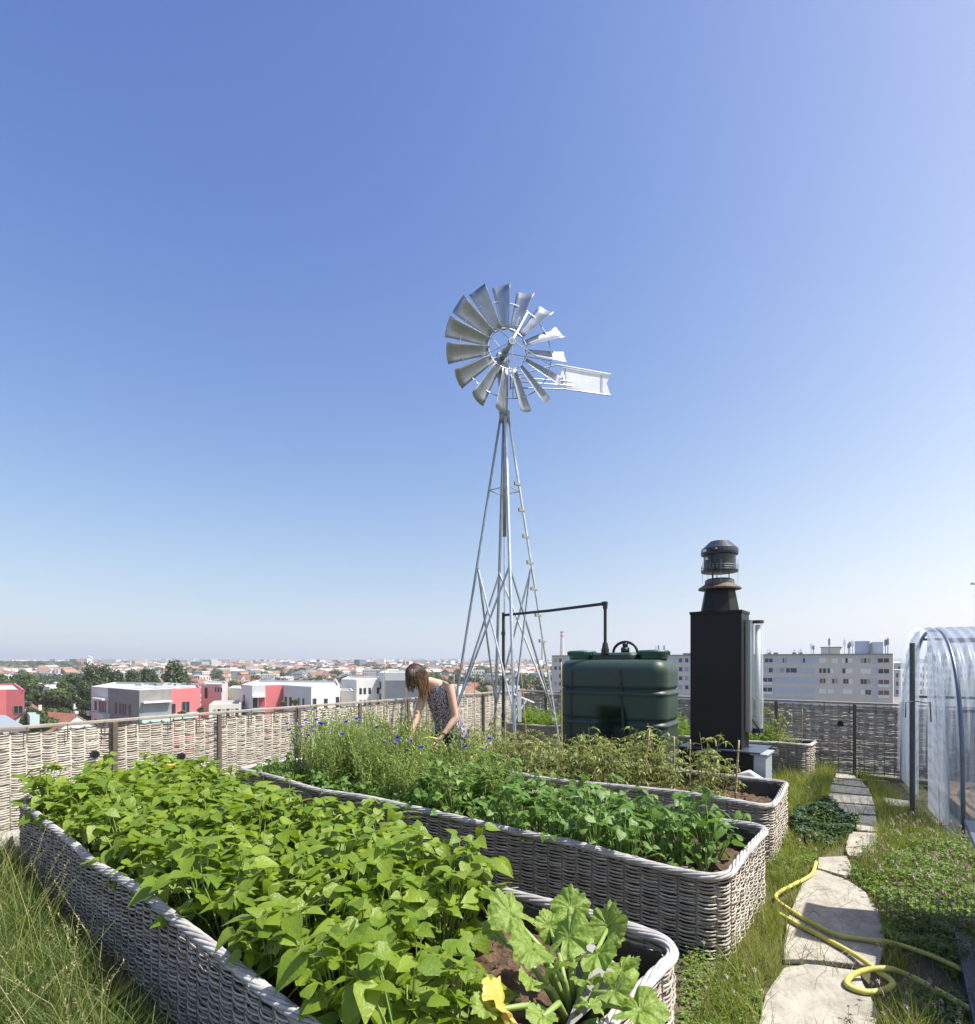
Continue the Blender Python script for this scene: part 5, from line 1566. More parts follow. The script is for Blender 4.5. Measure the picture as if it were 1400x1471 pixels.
def edge_pt(A, B, px):
    r = (px - 700) / F
    d = (B[0] - A[0]) - r * (B[1] - A[1])
    t = (r * A[1] - A[0]) / d
    return Vector((A[0] + (B[0] - A[0]) * t, A[1] + (B[1] - A[1]) * t, 0)), t
class Bld:
    def __init__(s, name, label, cat, poly, ztop, mats, roofmat=None, parapet=.5, group=None):
        s.poly = poly; s.zt = ztop
        c = Vector((sum(p[0] for p in poly) / len(poly), sum(p[1] for p in poly) / len(poly), GZ)); s.c = c
        s.root = empty(name, tuple(c), label, cat, group)
        um = []; [um.append(q) for q in mats if q not in um]
        m = MB(); n = len(poly)
        for i in range(n):
            a, b = poly[i], poly[(i + 1) % n]
            d = Vector((b[0] - a[0], b[1] - a[1], 0)).normalized(); nn = Vector((-d.y, d.x, 0)) * .3   # inward for ccw order
            m.add([(a[0] - c.x, a[1] - c.y, 0), (b[0] - c.x, b[1] - c.y, 0), (b[0] - c.x, b[1] - c.y, ztop - GZ), (a[0] - c.x, a[1] - c.y, ztop - GZ),
                   (b[0] + nn.x - c.x, b[1] + nn.y - c.y, ztop - GZ), (a[0] + nn.x - c.x, a[1] + nn.y - c.y, ztop - GZ), (b[0] + nn.x - c.x, b[1] + nn.y - c.y, ztop - GZ - parapet), (a[0] + nn.x - c.x, a[1] + nn.y - c.y, ztop - GZ - parapet)],
                  [(0, 1, 2, 3), (3, 2, 4, 5), (5, 4, 6, 7)], um.index(mats[i]))
        m.build('wall', um, s.root)
        m = MB(); m.add([(p[0] - c.x, p[1] - c.y, ztop - GZ - parapet) for p in poly], [tuple(range(n))]); m.build('roof', roofmat or M_roofg, s.root)
    def rect(s, i, px0, px1, z0, z1, m_, name='window', out=.04, depth=.08, frame=None, label=None):
        a, b = s.poly[i], s.poly[(i + 1) % len(s.poly)]
        p, _ = edge_pt(a, b, px0); q, _ = edge_pt(a, b, px1)
        return s.rectw(p, q, z0, z1, m_, name, out, depth, frame, label, i)
    def rectw(s, p, q, z0, z1, m_, name, out=.04, depth=.08, frame=None, label=None, i=0):
        a, b = s.poly[i], s.poly[(i + 1) % len(s.poly)]
        d = Vector((b[0] - a[0], b[1] - a[1], 0)).normalized(); n_ = Vector((d.y, -d.x, 0))
        mid = (p + q) / 2 + n_ * (out - depth / 2) - s.c; mid.z = (z0 + z1) / 2 - GZ
        m = MB(); m.box(mid, ((q - p).length, depth, z1 - z0), math.atan2(d.y, d.x))
        o = m.build(name, m_, s.root, label=label)
        if frame:
            m = MB(); L = (q - p).length; k = max(1, round(L / 1.1))
            for j in range(k + 1):
                c = p.lerp(q, j / k) + n_ * (out + .02) - s.c; c.z = mid.z; m.box(c, (.09, .05, z1 - z0), math.atan2(d.y, d.x))
            for zz in (z0, z1):
                c = mid + n_ * (depth / 2 + .02); c.z = zz - GZ; m.box(c, (L, .06, .09), math.atan2(d.y, d.x))
            m.build('window_frame', frame, o)
        return o
def xy(px, Y): return ((px - 700) / F * Y, Y)
def zat(py, Y): return H - (py - 948) / F * Y

# polygons counter-clockwise seen from above; facades facing us run left to right
# 1 grey, white and pink block
b = Bld('apartment_building', 'low flat-roofed block with a grey middle, white left end and pink right end', 'building',
        [xy(131, 133), xy(141, 131), xy(155, 127), xy(200, 116), xy(246, 121), xy(288, 127), xy(284, 150), xy(165, 160)], -4.55,
        [M_white, M_white, M_greyr, M_greyr, M_pink, M_pink, M_white, M_white])
for (z0, z1) in ((-10.2, -7.6), (-13.2, -10.8)):
    b.rect(0, 136, 139, z0 + .3, z1 - .2, M_win); b.rect(1, 142, 153, z0, z1, M_win, frame=M_shut)
    for x0, x1 in ((165, 168.2), (171, 174), (175.8, 178), (179.2, 181), (185, 188)): b.rect(2, x0, x1, z0 + .2, z1 - .1, M_win)
    b.rect(4, 246.5, 252, z0 + .1, z1 - .1, M_win); b.rect(4, 261, 272, z0 + .3, z1 + .2, M_win, frame=M_greyr)
b.rect(3, 203, 243, -9.9, -7.3, M_metal, 'shutter', out=.05); b.rect(3, 203, 244, -7.2, -6.9, M_shut, 'canopy', out=1.2, depth=1.2)
b.rect(3, 201, 246, -11.6, -9.9, M_bal, 'balcony', out=1.0, depth=1.0); b.rect(4, 246, 280, -11.0, -9.8, M_bal, 'balcony', out=1.0, depth=1.0)
b.rect(1, 141, 158, -11.6, -10.2, M_bal, 'balcony', out=1.3, depth=1.3); b.rect(1, 141, 156, -7.3, -6.95, M_shut, 'canopy', out=1.3, depth=1.3)
b.rect(0, 131, 135, -11.2, -10.1, M_bal, 'balcony', out=1.0, depth=1.0)
for i in range(9):
    q = Vector(((200 + i * 9 - 700) / F * 135, 135 + (i % 3) * 3, -4.5 + .3)) - b.c
    m = MB(); m.box(q, (1.6, .9, .5), .4 * i); m.build('roof_equipment', M_metal if i % 2 else M_roofg, b.root)
# 2 white block with the slanted pink panel
b = Bld('apartment_building', 'long low white block with a slanted pink panel and an orange balcony', 'building',
        [xy(347, 136), xy(362, 130), xy(381, 131), xy(406, 133), xy(447, 124), xy(488, 131), xy(484, 160), xy(370, 165)], -4.2,
        [M_white, M_white, M_pink, M_white, M_white, M_white, M_white, M_white])
for (z0, z1) in ((-9.4, -7.0), (-12.6, -10.2)):
    b.rect(0, 349.5, 351.7, z0 + .4, z1 + .4, M_win); b.rect(1, 363, 370, z0, z1, M_win); b.rect(1, 371, 380.5, z0, z1 + .3, M_pinkd, 'deep_pink_wall')
    for x0, x1 in ((409, 412), (415.5, 419), (428, 430), (434.5, 437)): b.rect(3, x0, x1, z0 + .3, z1 + .1, M_win)
    b.rect(4, 443 + 6, 454, z0 + .3, z1 + .2, M_win, frame=M_metal); b.rect(4, 465, 470.5, z0, z1, M_win); b.rect(4, 482, 487, z0 + .2, z1 + .2, M_win)
b.rect(1, 363, 381, -10.2, -9.3, M_bal, 'balcony', out=1.1, depth=1.1); b.rect(1, 363, 381, -6.9, -6.5, M_shut, 'canopy', out=1.1, depth=1.1)
b.rect(4, 465, 473, -10.0, -9.0, M_orng, 'orange_balcony', out=.9, depth=.9)
# dark pink slanted facet
pA, _ = edge_pt(b.poly[3], b.poly[4], 407); pB, _ = edge_pt(b.poly[2], b.poly[3], 395)
m = MB(); m.add([tuple(Vector((pA.x, pA.y, -4.2)) - b.c + Vector((0, -.1, 0))), tuple(Vector((pA.x, pA.y, -12.5)) - b.c + Vector((0, -.1, 0))), tuple(Vector((pB.x, pB.y, -12.5)) - b.c + Vector((0, -.1, 0)))], [(0, 1, 2)]); o = m.build('slanted_facet', M_pinkd, b.root); o.modifiers.new('t', 'SOLIDIFY').thickness = .06
# 3 pink block at the left edge
b = Bld('apartment_building', 'pink block with pale glass balconies at the left edge of the picture', 'building',
        [xy(-160, 110), xy(9, 118), xy(35, 118.5), xy(22, 150), xy(-150, 150)], -4.5, [M_pink, M_pink, M_pink, M_pink, M_pink])
for (z0, z1) in ((-9.6, -7.9), (-12.9, -11.2)):
    b.rect(1, 20, 33, z0 + .2, z1, M_win, frame=M_greyr)
b.rect(2, 35.2, 43, -10.4, -8.6, M_bal, 'balcony', out=1.4, depth=1.4); b.rect(2, 35.2, 40, -14, -12, M_bal, 'balcony', out=1.4, depth=1.4)
# 4 neighbour roof close by on the left
b = Bld('workshop_building', 'low shed with a smooth pale grey roof just beyond the left fence', 'building', [xy(-60, 59), xy(34, 61), xy(2, 66), xy(-60, 66)], -7.6, [M_white2] * 4)
m = MB(); m.add([(*(Vector(xy(-60, 56)) - b.c.xy), -5.6 - GZ), (*(Vector(xy(42, 58)) - b.c.xy), -5.35 - GZ), (*(Vector(xy(8, 66)) - b.c.xy), -4.75 - GZ), (*(Vector(xy(-60, 66)) - b.c.xy), -4.7 - GZ)], [(0, 1, 2, 3)]); o = m.build('sloping_roof', mat('smooth_grey_roof', (.26, .29, .33), .6), b.root); o.modifiers.new('t', 'SOLIDIFY').thickness = .2
# 5 small white block, 6 white block with dark cladding, 7 low grey annex, 8 little white cube
b = Bld('white_building', 'small white block with rows of square windows right of the long white block', 'building', [xy(490, 150), xy(512, 146), xy(548, 150), xy(544, 175), xy(500, 175)], -3.4, [M_white, M_white, M_white, M_white, M_white])
for (z0, z1) in ((-7.2, -5.6), (-10.3, -8.7)):
    for x0 in (516, 522, 529, 541): b.rect(1, x0, x0 + 3.6, z0, z1, M_win)
b = Bld('grey_annex', 'low pale grey annex between two white blocks', 'building', [xy(486, 136), xy(508, 134), xy(504, 146), xy(488, 146)], -5.6, [M_white2] * 4)
b = Bld('warehouse', 'white building with a dark grey clad front, seen behind the woman', 'building', [xy(544, 150), xy(551, 146), xy(604, 146), xy(599, 180), xy(556, 180)], -1.6, [M_white, M_white, M_white, M_white, M_white])
b.rect(1, 553, 603.5, -9.4, -3.6, M_metal, 'dark_cladding', out=.12, depth=.2); b.rect(0, 545, 547.5, -6, -4, M_win); b.rect(0, 545, 547.5, -9, -7.2, M_win)
b = Bld('white_house', 'small white cube-shaped house behind the left foot of the windmill', 'building', [xy(641, 160), xy(655, 156), xy(667, 160), xy(662, 172), xy(650, 172)], -5.6, [M_white] * 5)
b.rect(0, 652 - 4, 654, -9, -7, M_win); b.rect(1, 656, 659, -8.8, -6.8, M_winc)
b = Bld('white_house', 'second white box house, lower, just right of the cube-shaped one', 'building', [xy(655, 150), xy(667, 150), xy(664, 160), xy(657, 160)], -7.6, [M_white] * 4)
# 9 pale terrace houses left of the pink and white block
b = Bld('terraced_house', 'cream house with an arched window between the pink wall and the white block', 'building', [xy(289, 150), xy(318, 146), xy(327, 152), xy(322, 170), xy(296, 170)], -4.6, [M_white2] * 5)
b.rect(0, 294, 298, -8.4, -5.6, M_win)
for x in (309, 313, 317): b.rect(0, x, x + 1.8, -6.6, -5.4, M_win)
b = Bld('terraced_house', 'low white terrace with dark glazed front before the cream house', 'building', [xy(300, 125), xy(346, 128), xy(344, 140), xy(308, 138)], -8.2, [M_white2] * 4)
for k in range(6): b.rect(0, 306 + k * 6.4, 310.5 + k * 6.4, -11.2, -9.2, M_win if k % 2 else M_winc)
b.rect(0, 301, 346, -12.4, -11.3, M_shut, 'balcony', out=.8, depth=.8)
b = Bld('white_house', 'white house with a blank gable left of the slanted pink panel', 'building', [xy(329, 165), xy(347, 160), xy(345, 180), xy(335, 180)], -6.4, [M_white2] * 4, parapet=.1)

# long apartment block on the right
A_, B_ = (23.2, 206), (104.4, 147)
dirb = Vector((B_[0] - A_[0], B_[1] - A_[1], 0)); LB = dirb.length; dirb.normalize(); nb = Vector((-dirb.y, dirb.x, 0)) * 12
ap = Bld('apartment_block', 'long grey-white apartment block with rows of shutters and roof aerials, behind the tank and cabinet', 'building',
         [A_, B_, (B_[0] + nb.x, B_[1] + nb.y), (A_[0] + nb.x, A_[1] + nb.y)], 3.25, [M_beige] * 4, parapet=.2)
rB = lambda px: edge_pt(A_, B_, px)[0]
rowz = [1.5 - 2.79 * k for k in range(7)]
# cladding: blue-grey panels on the left two thirds, light bands between the storeys
for k, z in enumerate(rowz):
    xr = 1176 if k in (0, 2) else 1170
    ap.rect(0, 801, xr, z - .85, z + .85, M_bluep, 'panel_band', out=.06, depth=.1)
    ap.rect(0, 1253, 1259, z - 1.0, z + 1.0, M_bluep, 'panel_band', out=.06, depth=.1)
ap.rect(0, 793.5, 1281.5, 2.95, 3.3, M_greyr, 'eaves', out=.5, depth=.55)
rw = random.Random(44)
wins = {0: [(1098, 1110, 'd'), (1124, 1126, 'd'), (1127.5, 1129.5, 'c'), (1153, 1156, 'd'), (1176, 1186, 's'), (1194, 1203, 's'), (1209, 1213.5, 's'), (1214, 1217, 'd'), (1217.5, 1224, 's'), (1236, 1240, 'c'), (1241, 1244, 'd'), (1246, 1250, 'c'), (1260, 1277, 'w')],
        1: [(1104, 1109.5, 'd'), (1120, 1126, 'c'), (1129, 1134, 'd'), (1135, 1144, 'd'), (1176.5, 1180, 'd'), (1182, 1186, 'd'), (1188.5, 1192, 'd'), (1192, 1197, 's'), (1210, 1214, 'd'), (1214, 1224, 's'), (1235.5, 1251, 's'), (1261, 1277, 'w')],
        2: [(1095, 1109.5, 'w'), (1177.5, 1181, 'r'), (1182.5, 1185, 'd'), (1195, 1198, 'd'), (1199.5, 1203, 'c'), (1211, 1214.5, 'd'), (1215.5, 1218.5, 'd'), (1218.5, 1224, 's'), (1236, 1240, 'd'), (1241, 1244.5, 'd'), (1246, 1250, 'c'), (1261, 1277, 'r')],
        3: [(1095, 1109, 'w'), (1176, 1186, 's'), (1188.5, 1197, 's'), (1210, 1224, 's'), (1236, 1242, 's'), (1243, 1246, 'd'), (1247, 1250.5, 'd'), (1261, 1277, 'r')]}
MW = {'d': M_win, 'c': M_winc, 's': M_shut, 'w': M_win, 'r': mat('red_curtain', (.20, .05, .05), .5)}
for k in range(4):
    for x0, x1, t in wins[k]:
        ap.rect(0, x0, x1, rowz[k] - .62, rowz[k] + .62, MW[t], 'window' if t != 's' else 'shutter', out=.09, depth=.1, frame=M_shut if x1 - x0 > 10 and t != 's' else None)
    for x0 in (796, 803) + tuple(range(975, 992, 9)) + tuple(range(1000, 1090, 18)):
        if rw.random() < .85: ap.rect(0, x0, x0 + (3.5 if x0 < 810 else 4.5), rowz[k] - .6, rowz[k] + .6, rw.choice([M_win, M_win, M_winc]), 'window', out=.09, depth=.1)
for k in (2, 3): ap.rect(0, 1095, 1109, rowz[k] - 1.35, rowz[k] - .65, M_shut, 'balcony', out=.4, depth=.4); ap.rect(0, 1261, 1277, rowz[k] - 1.35, rowz[k] - .65, M_shut, 'balcony', out=.4, depth=.4)
def roofbox(px0, px1, h, m_, name, back=3, dep=4, z0=3.1):
    p, q = rB(px0), rB(px1); c = (p + q) / 2 + nb.normalized() * (back + dep / 2) - ap.c; c.z = z0 + h / 2 - GZ
    m = MB(); m.box(c, ((q - p).length, dep, h), math.atan2(dirb.y, dirb.x)); m.build(name, m_, ap.root)
roofbox(1226, 1248, 3.6, M_bluep, 'roof_cabin'); roofbox(1250, 1268, 3.3, mat('light_cabin', (.50, .54, .60), .6), 'roof_cabin'); roofbox(1249, 1252, 3.0, M_metal, 'roof_duct', 2, 3)
roofbox(1177, 1205, 1.9, M_beige, 'stair_head'); roofbox(1176, 1207, .25, M_greyr, 'stair_head_roof', 2.6, 4.8, 5.0)
for px in (1100, 1110, 1137, 1146, 978, 984): roofbox(px - 3, px + 3, .7, M_tile2, 'chimney_stack', 4, 1)
for i, (px, h) in enumerate(((1163, 3.2), (1166, 2.6), (1189, 4.6), (1211.5, 4.2), (1217, 3.0), (1219, 3.6), (1223, 3.8), (1271, 4.0), (1274.5, 4.3), (937, 3.2), (941, 3.4), (949, 3.3), (1099, 1.6), (1103, 1.5), (1138, 1.4), (1145, 1.5), (1148, 1.6))):
    p = rB(px) + nb.normalized() * 3 - ap.c
    m = MB(); m.tube([(p.x, p.y, 3 - GZ), (p.x, p.y, 3.2 + h - GZ)], .10, 5); 
    if h > 2: m.box((p.x, p.y, 3 + h * .78 - GZ), (.42, .35, h * .38), 0)
    m.build('aerial', M_metal if i % 3 else M_shut, ap.root)

# ---------------------------------------------------------------- trees
M_tree = mat('tree_leaves', (.045, .085, .02), .6, island=.5, color2=(.11, .15, .035), transl=.2, tcol=(.2, .3, .05), var=.3, vscale=.3)
M_treed = mat('dark_tree_leaves', (.03, .062, .018), .6, island=.5, color2=(.085, .12, .035), transl=.15, tcol=(.15, .22, .05), var=.3, vscale=.3)
M_bark = mat('bark', (.10, .07, .05), .9)
def crown_mesh(seed, lobes, n, leaf, mats, name='crown'):
    r = np.random.default_rng(seed); V = []
    tot = sum(l[3] ** 2 for l in lobes)
    for (cx, cy, cz, rad, zs) in lobes:
        k = int(n * rad * rad / tot)
        d = r.normal(size=(k, 3)); d /= np.linalg.norm(d, axis=1)[:, None]
        rr_ = rad * (r.random(k) ** .35) * (1 + .18 * np.sin(d[:, 0] * 7 + seed) * np.sin(d[:, 2] * 8 + d[:, 1] * 5))
        c = d * rr_[:, None] * np.array([1, 1, zs]) + np.array([cx, cy, cz])
        nn = d + r.normal(size=(k, 3)) * .6; nn /= np.linalg.norm(nn, axis=1)[:, None]
        a = np.cross(nn, r.normal(size=(k, 3))); a /= np.linalg.norm(a, axis=1)[:, None]; b = np.cross(nn, a)
        s = leaf * r.uniform(.5, 1.2, k)[:, None]
        V.append(np.stack([c + a * s, c + b * s * .7, c - a * s, c - b * s * .7], 1).reshape(-1, 3))
    V = np.concatenate(V); m = MB(); m.add(V, np.arange(len(V)).reshape(-1, 4)); return m.mesh(name, mats)
def tree(px, ytop, Y, wpx, kind, label, group='trees in the town below', n=2600, base=GZ):
    x, _ = xy(px, Y); zt = zat(ytop, Y); w = wpx / F * Y; h = zt - base
    root = empty('tree', (x, Y, base), label, 'tree', group)
    r = random.Random(int(px * 7 + Y)); lobes = []
    if kind == 'poplar':
        for i in range(9):
            t = i / 8; lobes.append((r.uniform(-.12, .12) * w, r.uniform(-.12, .12) * w, h * (.3 + .62 * t), w * .5 * (1.0 - .62 * abs(t - .35) ** 1.2) * r.uniform(.75, 1), 1.25))
    else:
        for i in range(12):
            a = r.uniform(0, 6.28); q = r.random() ** .6 * w * .30; lobes.append((q * math.cos(a), q * math.sin(a), h * .62 + r.uniform(-.16, .22) * h, w * r.uniform(.18, .27), .85))
        mz = max(l[2] + l[3] * .85 for l in lobes); k = h / mz; lobes = [(l[0], l[1], l[2] * k, l[3], l[4]) for l in lobes]
    o = bpy.data.objects.new('crown', crown_mesh(int(px), lobes, n, w * .032 + .13, [M_treed if kind != 'round' else M_tree])); COL.objects.link(o); o.parent = root
    m = MB(); m.tube([(0, 0, 0), (r.uniform(-.2, .2), 0, h * .35), (0, 0, h * .7)], [w * .035 + .1, w * .025 + .07, .05], 8)
    for i in range(5):
        l = lobes[i]; m.tube([(0, 0, h * .3), (l[0] * .6, l[1] * .6, l[2] * .8), (l[0], l[1], l[2])], [.14, .09, .04], 5)
    m.build('trunk', M_bark, root)
for a in ((8, 968, 205, 34, 'round', 'round dark green tree at the left edge, behind the pink block'), (32, 965, 210, 36, 'round', 'tallest round green tree behind the pink block at the left'), (48, 974, 190, 28, 'round', 'smaller round tree at the right of the clump behind the pink block'),
          (100, 966, 190, 30, 'round', 'round tree left of the row of tall poplars'), (115, 969, 200, 18, 'round', 'small round tree tucked against the left of the poplars'),
          (85, 987, 148, 50, 'round', 'broad spreading tree above the red-roofed house'), (56, 992, 150, 26, 'round', 'dark rounded tree just left of the broad spreading one'), (115, 1000, 146, 16, 'round', 'bushy tree between the red-roofed house and the grey block'),
          (133, 958, 172, 30, 'poplar', 'tall dark poplar, first from the left in the row'), (126, 980, 150, 20, 'poplar', 'dark narrow tree reaching down beside the white end of the grey block'), (153, 958, 175, 24, 'poplar', 'tall dark poplar, second from the left in the row'), (170, 964, 176, 24, 'poplar', 'poplar in the middle of the row, with a flatter top'),
          (190, 963, 180, 20, 'poplar', 'slender poplar, left of the pair at the right end of the row'), (212, 959, 182, 20, 'poplar', 'poplar of the pair at the right end of the row, the taller one'), (222, 963, 184, 14, 'poplar', 'narrow poplar, last at the right end of the row'),
          (252, 953, 170, 34, 'poplar', 'single tall broad tree standing above the pink wall'),
          (45, 1016, 112, 24, 'round', 'yellow-green bush beside the pink block and brown roof'), (66, 1020, 108, 34, 'round', 'yellowish shrub in front of the red-roofed house'), (42, 1008, 125, 14, 'round', 'light green bush behind the balcony of the pink block'),
          (498, 977, 300, 24, 'round', 'green tree left of the long orange-roofed block'), (535, 979, 260, 24, 'round', 'green tree in front of the long orange-roofed block'), (515, 978, 270, 20, 'round', 'tree in front of the middle of the long orange-roofed block'),
          (692, 985, 240, 22, 'round', 'dark round tree seen between the left legs of the windmill'), (770, 976, 330, 40, 'round', 'green trees seen between the windmill and the tank'), (745, 978, 330, 30, 'round', 'green tree seen through the windmill tower')):
    tree(*(a[:3] + (a[3] * (1.35 if a[4] == 'poplar' else 1.1),) + a[4:]), n=7000 if a[2] < 215 else 2500)
for (px, py, Y, w, lab) in ((288, 1015, 121, 9, 'small potted shrub at the right end of the pink wall'), (408, 1006, 124, 12, 'dark shrub on the terrace beside the slanted pink panel'), (424, 1004, 124, 11, 'olive shrub on the terrace of the long white block'), (262, 1020, 118, 12, 'small green shrub under the balcony of the pink wall')):
    tree(px, py, Y, w, 'round', lab, 'shrubs on the terraces', 700, base=zat(py + 14, Y))

# ---------------------------------------------------------------- houses
def house_mesh(seed, L, Wd, h, rh, wm, rm, hip=False, flat=False):
    r = random.Random(seed); m = MB()
    x, y = L / 2, Wd / 2
    m.add([(-x, -y, 0), (x, -y, 0), (x, y, 0), (-x, y, 0), (-x, -y, h), (x, -y, h), (x, y, h), (-x, y, h)], [(0, 1, 5, 4), (1, 2, 6, 5), (2, 3, 7, 6), (3, 0, 4, 7)] + ([(4, 5, 6, 7)] if flat else []), 0)
    if not flat:
        e = .35; k = L * .28 if hip else 0
        v = [(-x - e, -y - e, h - .15), (x + e, -y - e, h - .15), (x + e, y + e, h - .15), (-x - e, y + e, h - .15), (-x - e + k, 0, h + rh), (x + e - k, 0, h + rh)]
        m.add(v, [(0, 1, 5, 4), (2, 3, 4, 5), (0, 3, 2, 1)] + ([(1, 2, 5), (3, 0, 4)] if hip else []), 1)
        if not hip:
            m.add([(x, -y, h), (x, y, h), (x, 0, h + rh * .93)], [(0, 1, 2)], 0); m.add([(-x, y, h), (-x, -y, h), (-x, 0, h + rh * .93)], [(0, 1, 2)], 0)
        m.box((x * .5, y * .3, h + rh * .8), (.7, .5, 1.6), 0, 0)
    for s in range(int(h / 2.8)):
        for side_ in (-1, 1):
            for i in range(int(L / 2.4)):
                m.box((-x + 1.3 + i * 2.4, side_ * y, 1.5 + 2.8 * s), (1.0, .12, 1.35), 0, 2)
            for i in range(int(Wd / 3)): m.box((side_ * x, -y + 1.5 + i * 3, 1.5 + 2.8 * s), (.12, 1.0, 1.35), 0, 2)
    return m.mesh('house', [wm, rm, M_win])
HT = [house_mesh(1, 11, 8, 6, 3, M_white, M_tile), house_mesh(2, 9, 8, 5.6, 3.2, M_white2, M_tile3), house_mesh(3, 14, 9, 6, 3, M_white2, M_tile, True), house_mesh(4, 10, 8, 6, 3.4, M_white, M_tile2),
      house_mesh(5, 12, 9, 8.4, 2.6, M_white, M_slate, True), house_mesh(6, 22, 11, 9, 3, M_white2, M_tile3, True), house_mesh(7, 18, 12, 12, 0, M_white, M_slate, flat=True), house_mesh(8, 12, 10, 9, 0, M_white2, M_slate, flat=True)]
HN = ['white house with a red tiled gable roof in the town beyond the fence', 'pale house with an orange-pink tiled roof in the town beyond the fence', 'pale house with a red hipped roof in the town beyond the fence', 'white house with a brown tiled roof in the town beyond the fence',
      'white house with a dark slate hipped roof in the town', 'long pale building with an orange hipped roof in the town', 'white flat-roofed block of flats in the town', 'small pale flat-roofed block in the town']
HG = ['red gabled houses', 'orange-pink roofed houses', 'red hipped houses', 'brown roofed houses', 'slate roofed houses', 'long orange roofed buildings', 'white flat-roofed blocks', 'small flat-roofed blocks']
r = random.Random(101)
def house(px, Y, t, rz, s=1, label=None, zs=1, py=None):
    x, _ = xy(px, Y); o = bpy.data.objects.new('house', HT[t]); COL.objects.link(o); o.location = (x, Y, GZ); o.rotation_euler[2] = rz; o.scale = (s, s, s * zs)
    tag(o, label or HN[t], 'house', None if label else HG[t] + ' in the town'); return o
house(84, 112, 0, -.45, 1.15, 'red-tiled house with roof windows, nearest below the left fence'); house(46, 124, 3, -.9, 1.15, 'house with a steep brown roof beside the pink block')
house(110, 122, 1, -.7, .8, 'cream gabled house between the red-roofed one and the grey block'); house(70, 235, 7, -.2, 1.5, 'wide low white hall between the round trees', .75)
house(519, 330, 5, -.15, 1.0, 'long block of flats with an orange hipped roof behind the white block', .9)
house(372, 300, 2, -.3, 1.15, 'long house with a bright orange hipped roof above the pink panel', 1.0)
r2 = random.Random(5)
def blocked(px, Y):
    return Y < 225 or (px > 800 and px < 1283)
cnt = 0; taken = []
rows = []
Y = 232.0
while cnt < 285 and Y < 900:
    w = 12 / (1) * F / Y
    px = -20 + r2.uniform(0, 25)
    while px < 812:
        if cnt < 285 and not blocked(px, Y) and r2.random() < .80:
            t = r2.choices(range(8), (4, 4, 3, 4, 3.5, 1.0, 1.6, 2.5))[0]
            house(px, Y + r2.uniform(-8, 8), t, r2.choice([-.5, -.5, 1.07, -.3, .2, 1.3]) + r2.uniform(-.15, .15), r2.uniform(.62, .95)); cnt += 1
        px += (13.5 if Y < 500 else 12) * F / Y * r2.uniform(1.0, 1.5) * .95
    Y *= 1.075
for k in range(5):
    house(1292 + k * 22, 330 + 90 * k, 7, .3, 1.4 + .3 * k, ('grey block of flats seen between the long apartment block and the tunnel', 'pale block beyond the tunnel, nearer the fence', 'pale block beyond the tunnel, in the middle distance', 'pale block beyond the tunnel, farther off', 'farthest pale block beyond the tunnel')[k], 1.2)
# trees among the houses
TM = []
for s in range(4):
    rr_ = random.Random(s); lob = [(rr_.uniform(-2, 2), rr_.uniform(-2, 2), 5 + rr_.uniform(-1.5, 2.2), rr_.uniform(1.8, 2.8), .9) for _ in range(7)]
    TM.append(crown_mesh(60 + s, lob, 420, .55, [M_treed if s % 2 else M_tree]))
tkm = MB(); tkm.tube([(0, 0, 0), (.1, 0, 3), (0, 0, 5.5)], [.35, .25, .1], 6); tkm = tkm.mesh('trunk', [M_bark])
cnt = 0
for i in range(230):
    Y = 232 * math.exp(r2.random() * 1.45); px = r2.uniform(-10, 812)
    x, _ = xy(px, Y); root = empty('tree', (x, Y, GZ), 'small round tree among the houses of the town', 'tree', 'small trees among the houses')
    k = r2.uniform(.8, 1.5); root.scale = (k, k, k); root.rotation_euler[2] = r2.uniform(0, 6)
    c = bpy.data.objects.new('crown', TM[i % 4]); COL.objects.link(c); c.parent = root
    t_ = bpy.data.objects.new('trunk', tkm); COL.objects.link(t_); t_.parent = root

# far town: beyond about 900 m, nobody could count it
M_far = bpy.data.materials.new('far_town'); M_far.use_nodes = True; n = M_far.node_tree; b_ = n.nodes['Principled BSDF']; b_.inputs['Roughness'].default_value = .85
g = n.nodes.new('ShaderNodeNewGeometry'); cr = n.nodes.new('ShaderNodeValToRGB'); cr.color_ramp.interpolation = 'CONSTANT'; e = cr.color_ramp.elements
e[0].color = (.62, .60, .56, 1); e[1].position = .3; e[1].color = (.45, .42, .38, 1)
for p_, c_ in ((.5, (.70, .69, .67)), (.66, (.40, .36, .33)), (.78, (.30, .32, .36)), (.90, (.30, .16, .11)), (.96, (.14, .16, .2))):
    x = e.new(p_); x.color = (*c_, 1)
n.links.new(g.outputs['Random Per Island'], cr.inputs[0]); n.links.new(cr.outputs[0], b_.inputs['Base Color'])
M_farroof = bpy.data.materials.new('far_roofs'); M_farroof.use_nodes = True; n = M_farroof.node_tree; b_ = n.nodes['Principled BSDF']; b_.inputs['Roughness'].default_value = .85
g = n.nodes.new('ShaderNodeNewGeometry'); cr = n.nodes.new('ShaderNodeValToRGB'); cr.color_ramp.interpolation = 'CONSTANT'; e = cr.color_ramp.elements
e[0].color = (.32, .14, .085, 1); e[1].position = .25; e[1].color = (.22, .13, .09, 1)
for p_, c_ in ((.42, (.20, .20, .21)), (.60, (.5, .48, .45)), (.82, (.33, .18, .12))):
    x = e.new(p_); x.color = (*c_, 1)
n.links.new(g.outputs['Random Per Island'], cr.inputs[0]); n.links.new(cr.outputs[0], b_.inputs['Base Color'])
rn = np.random.default_rng(8)
bq = np.array([(0, 1, 5, 4), (1, 2, 6, 5), (2, 3, 7, 6), (3, 0, 4, 7), (4, 5, 6, 7)])
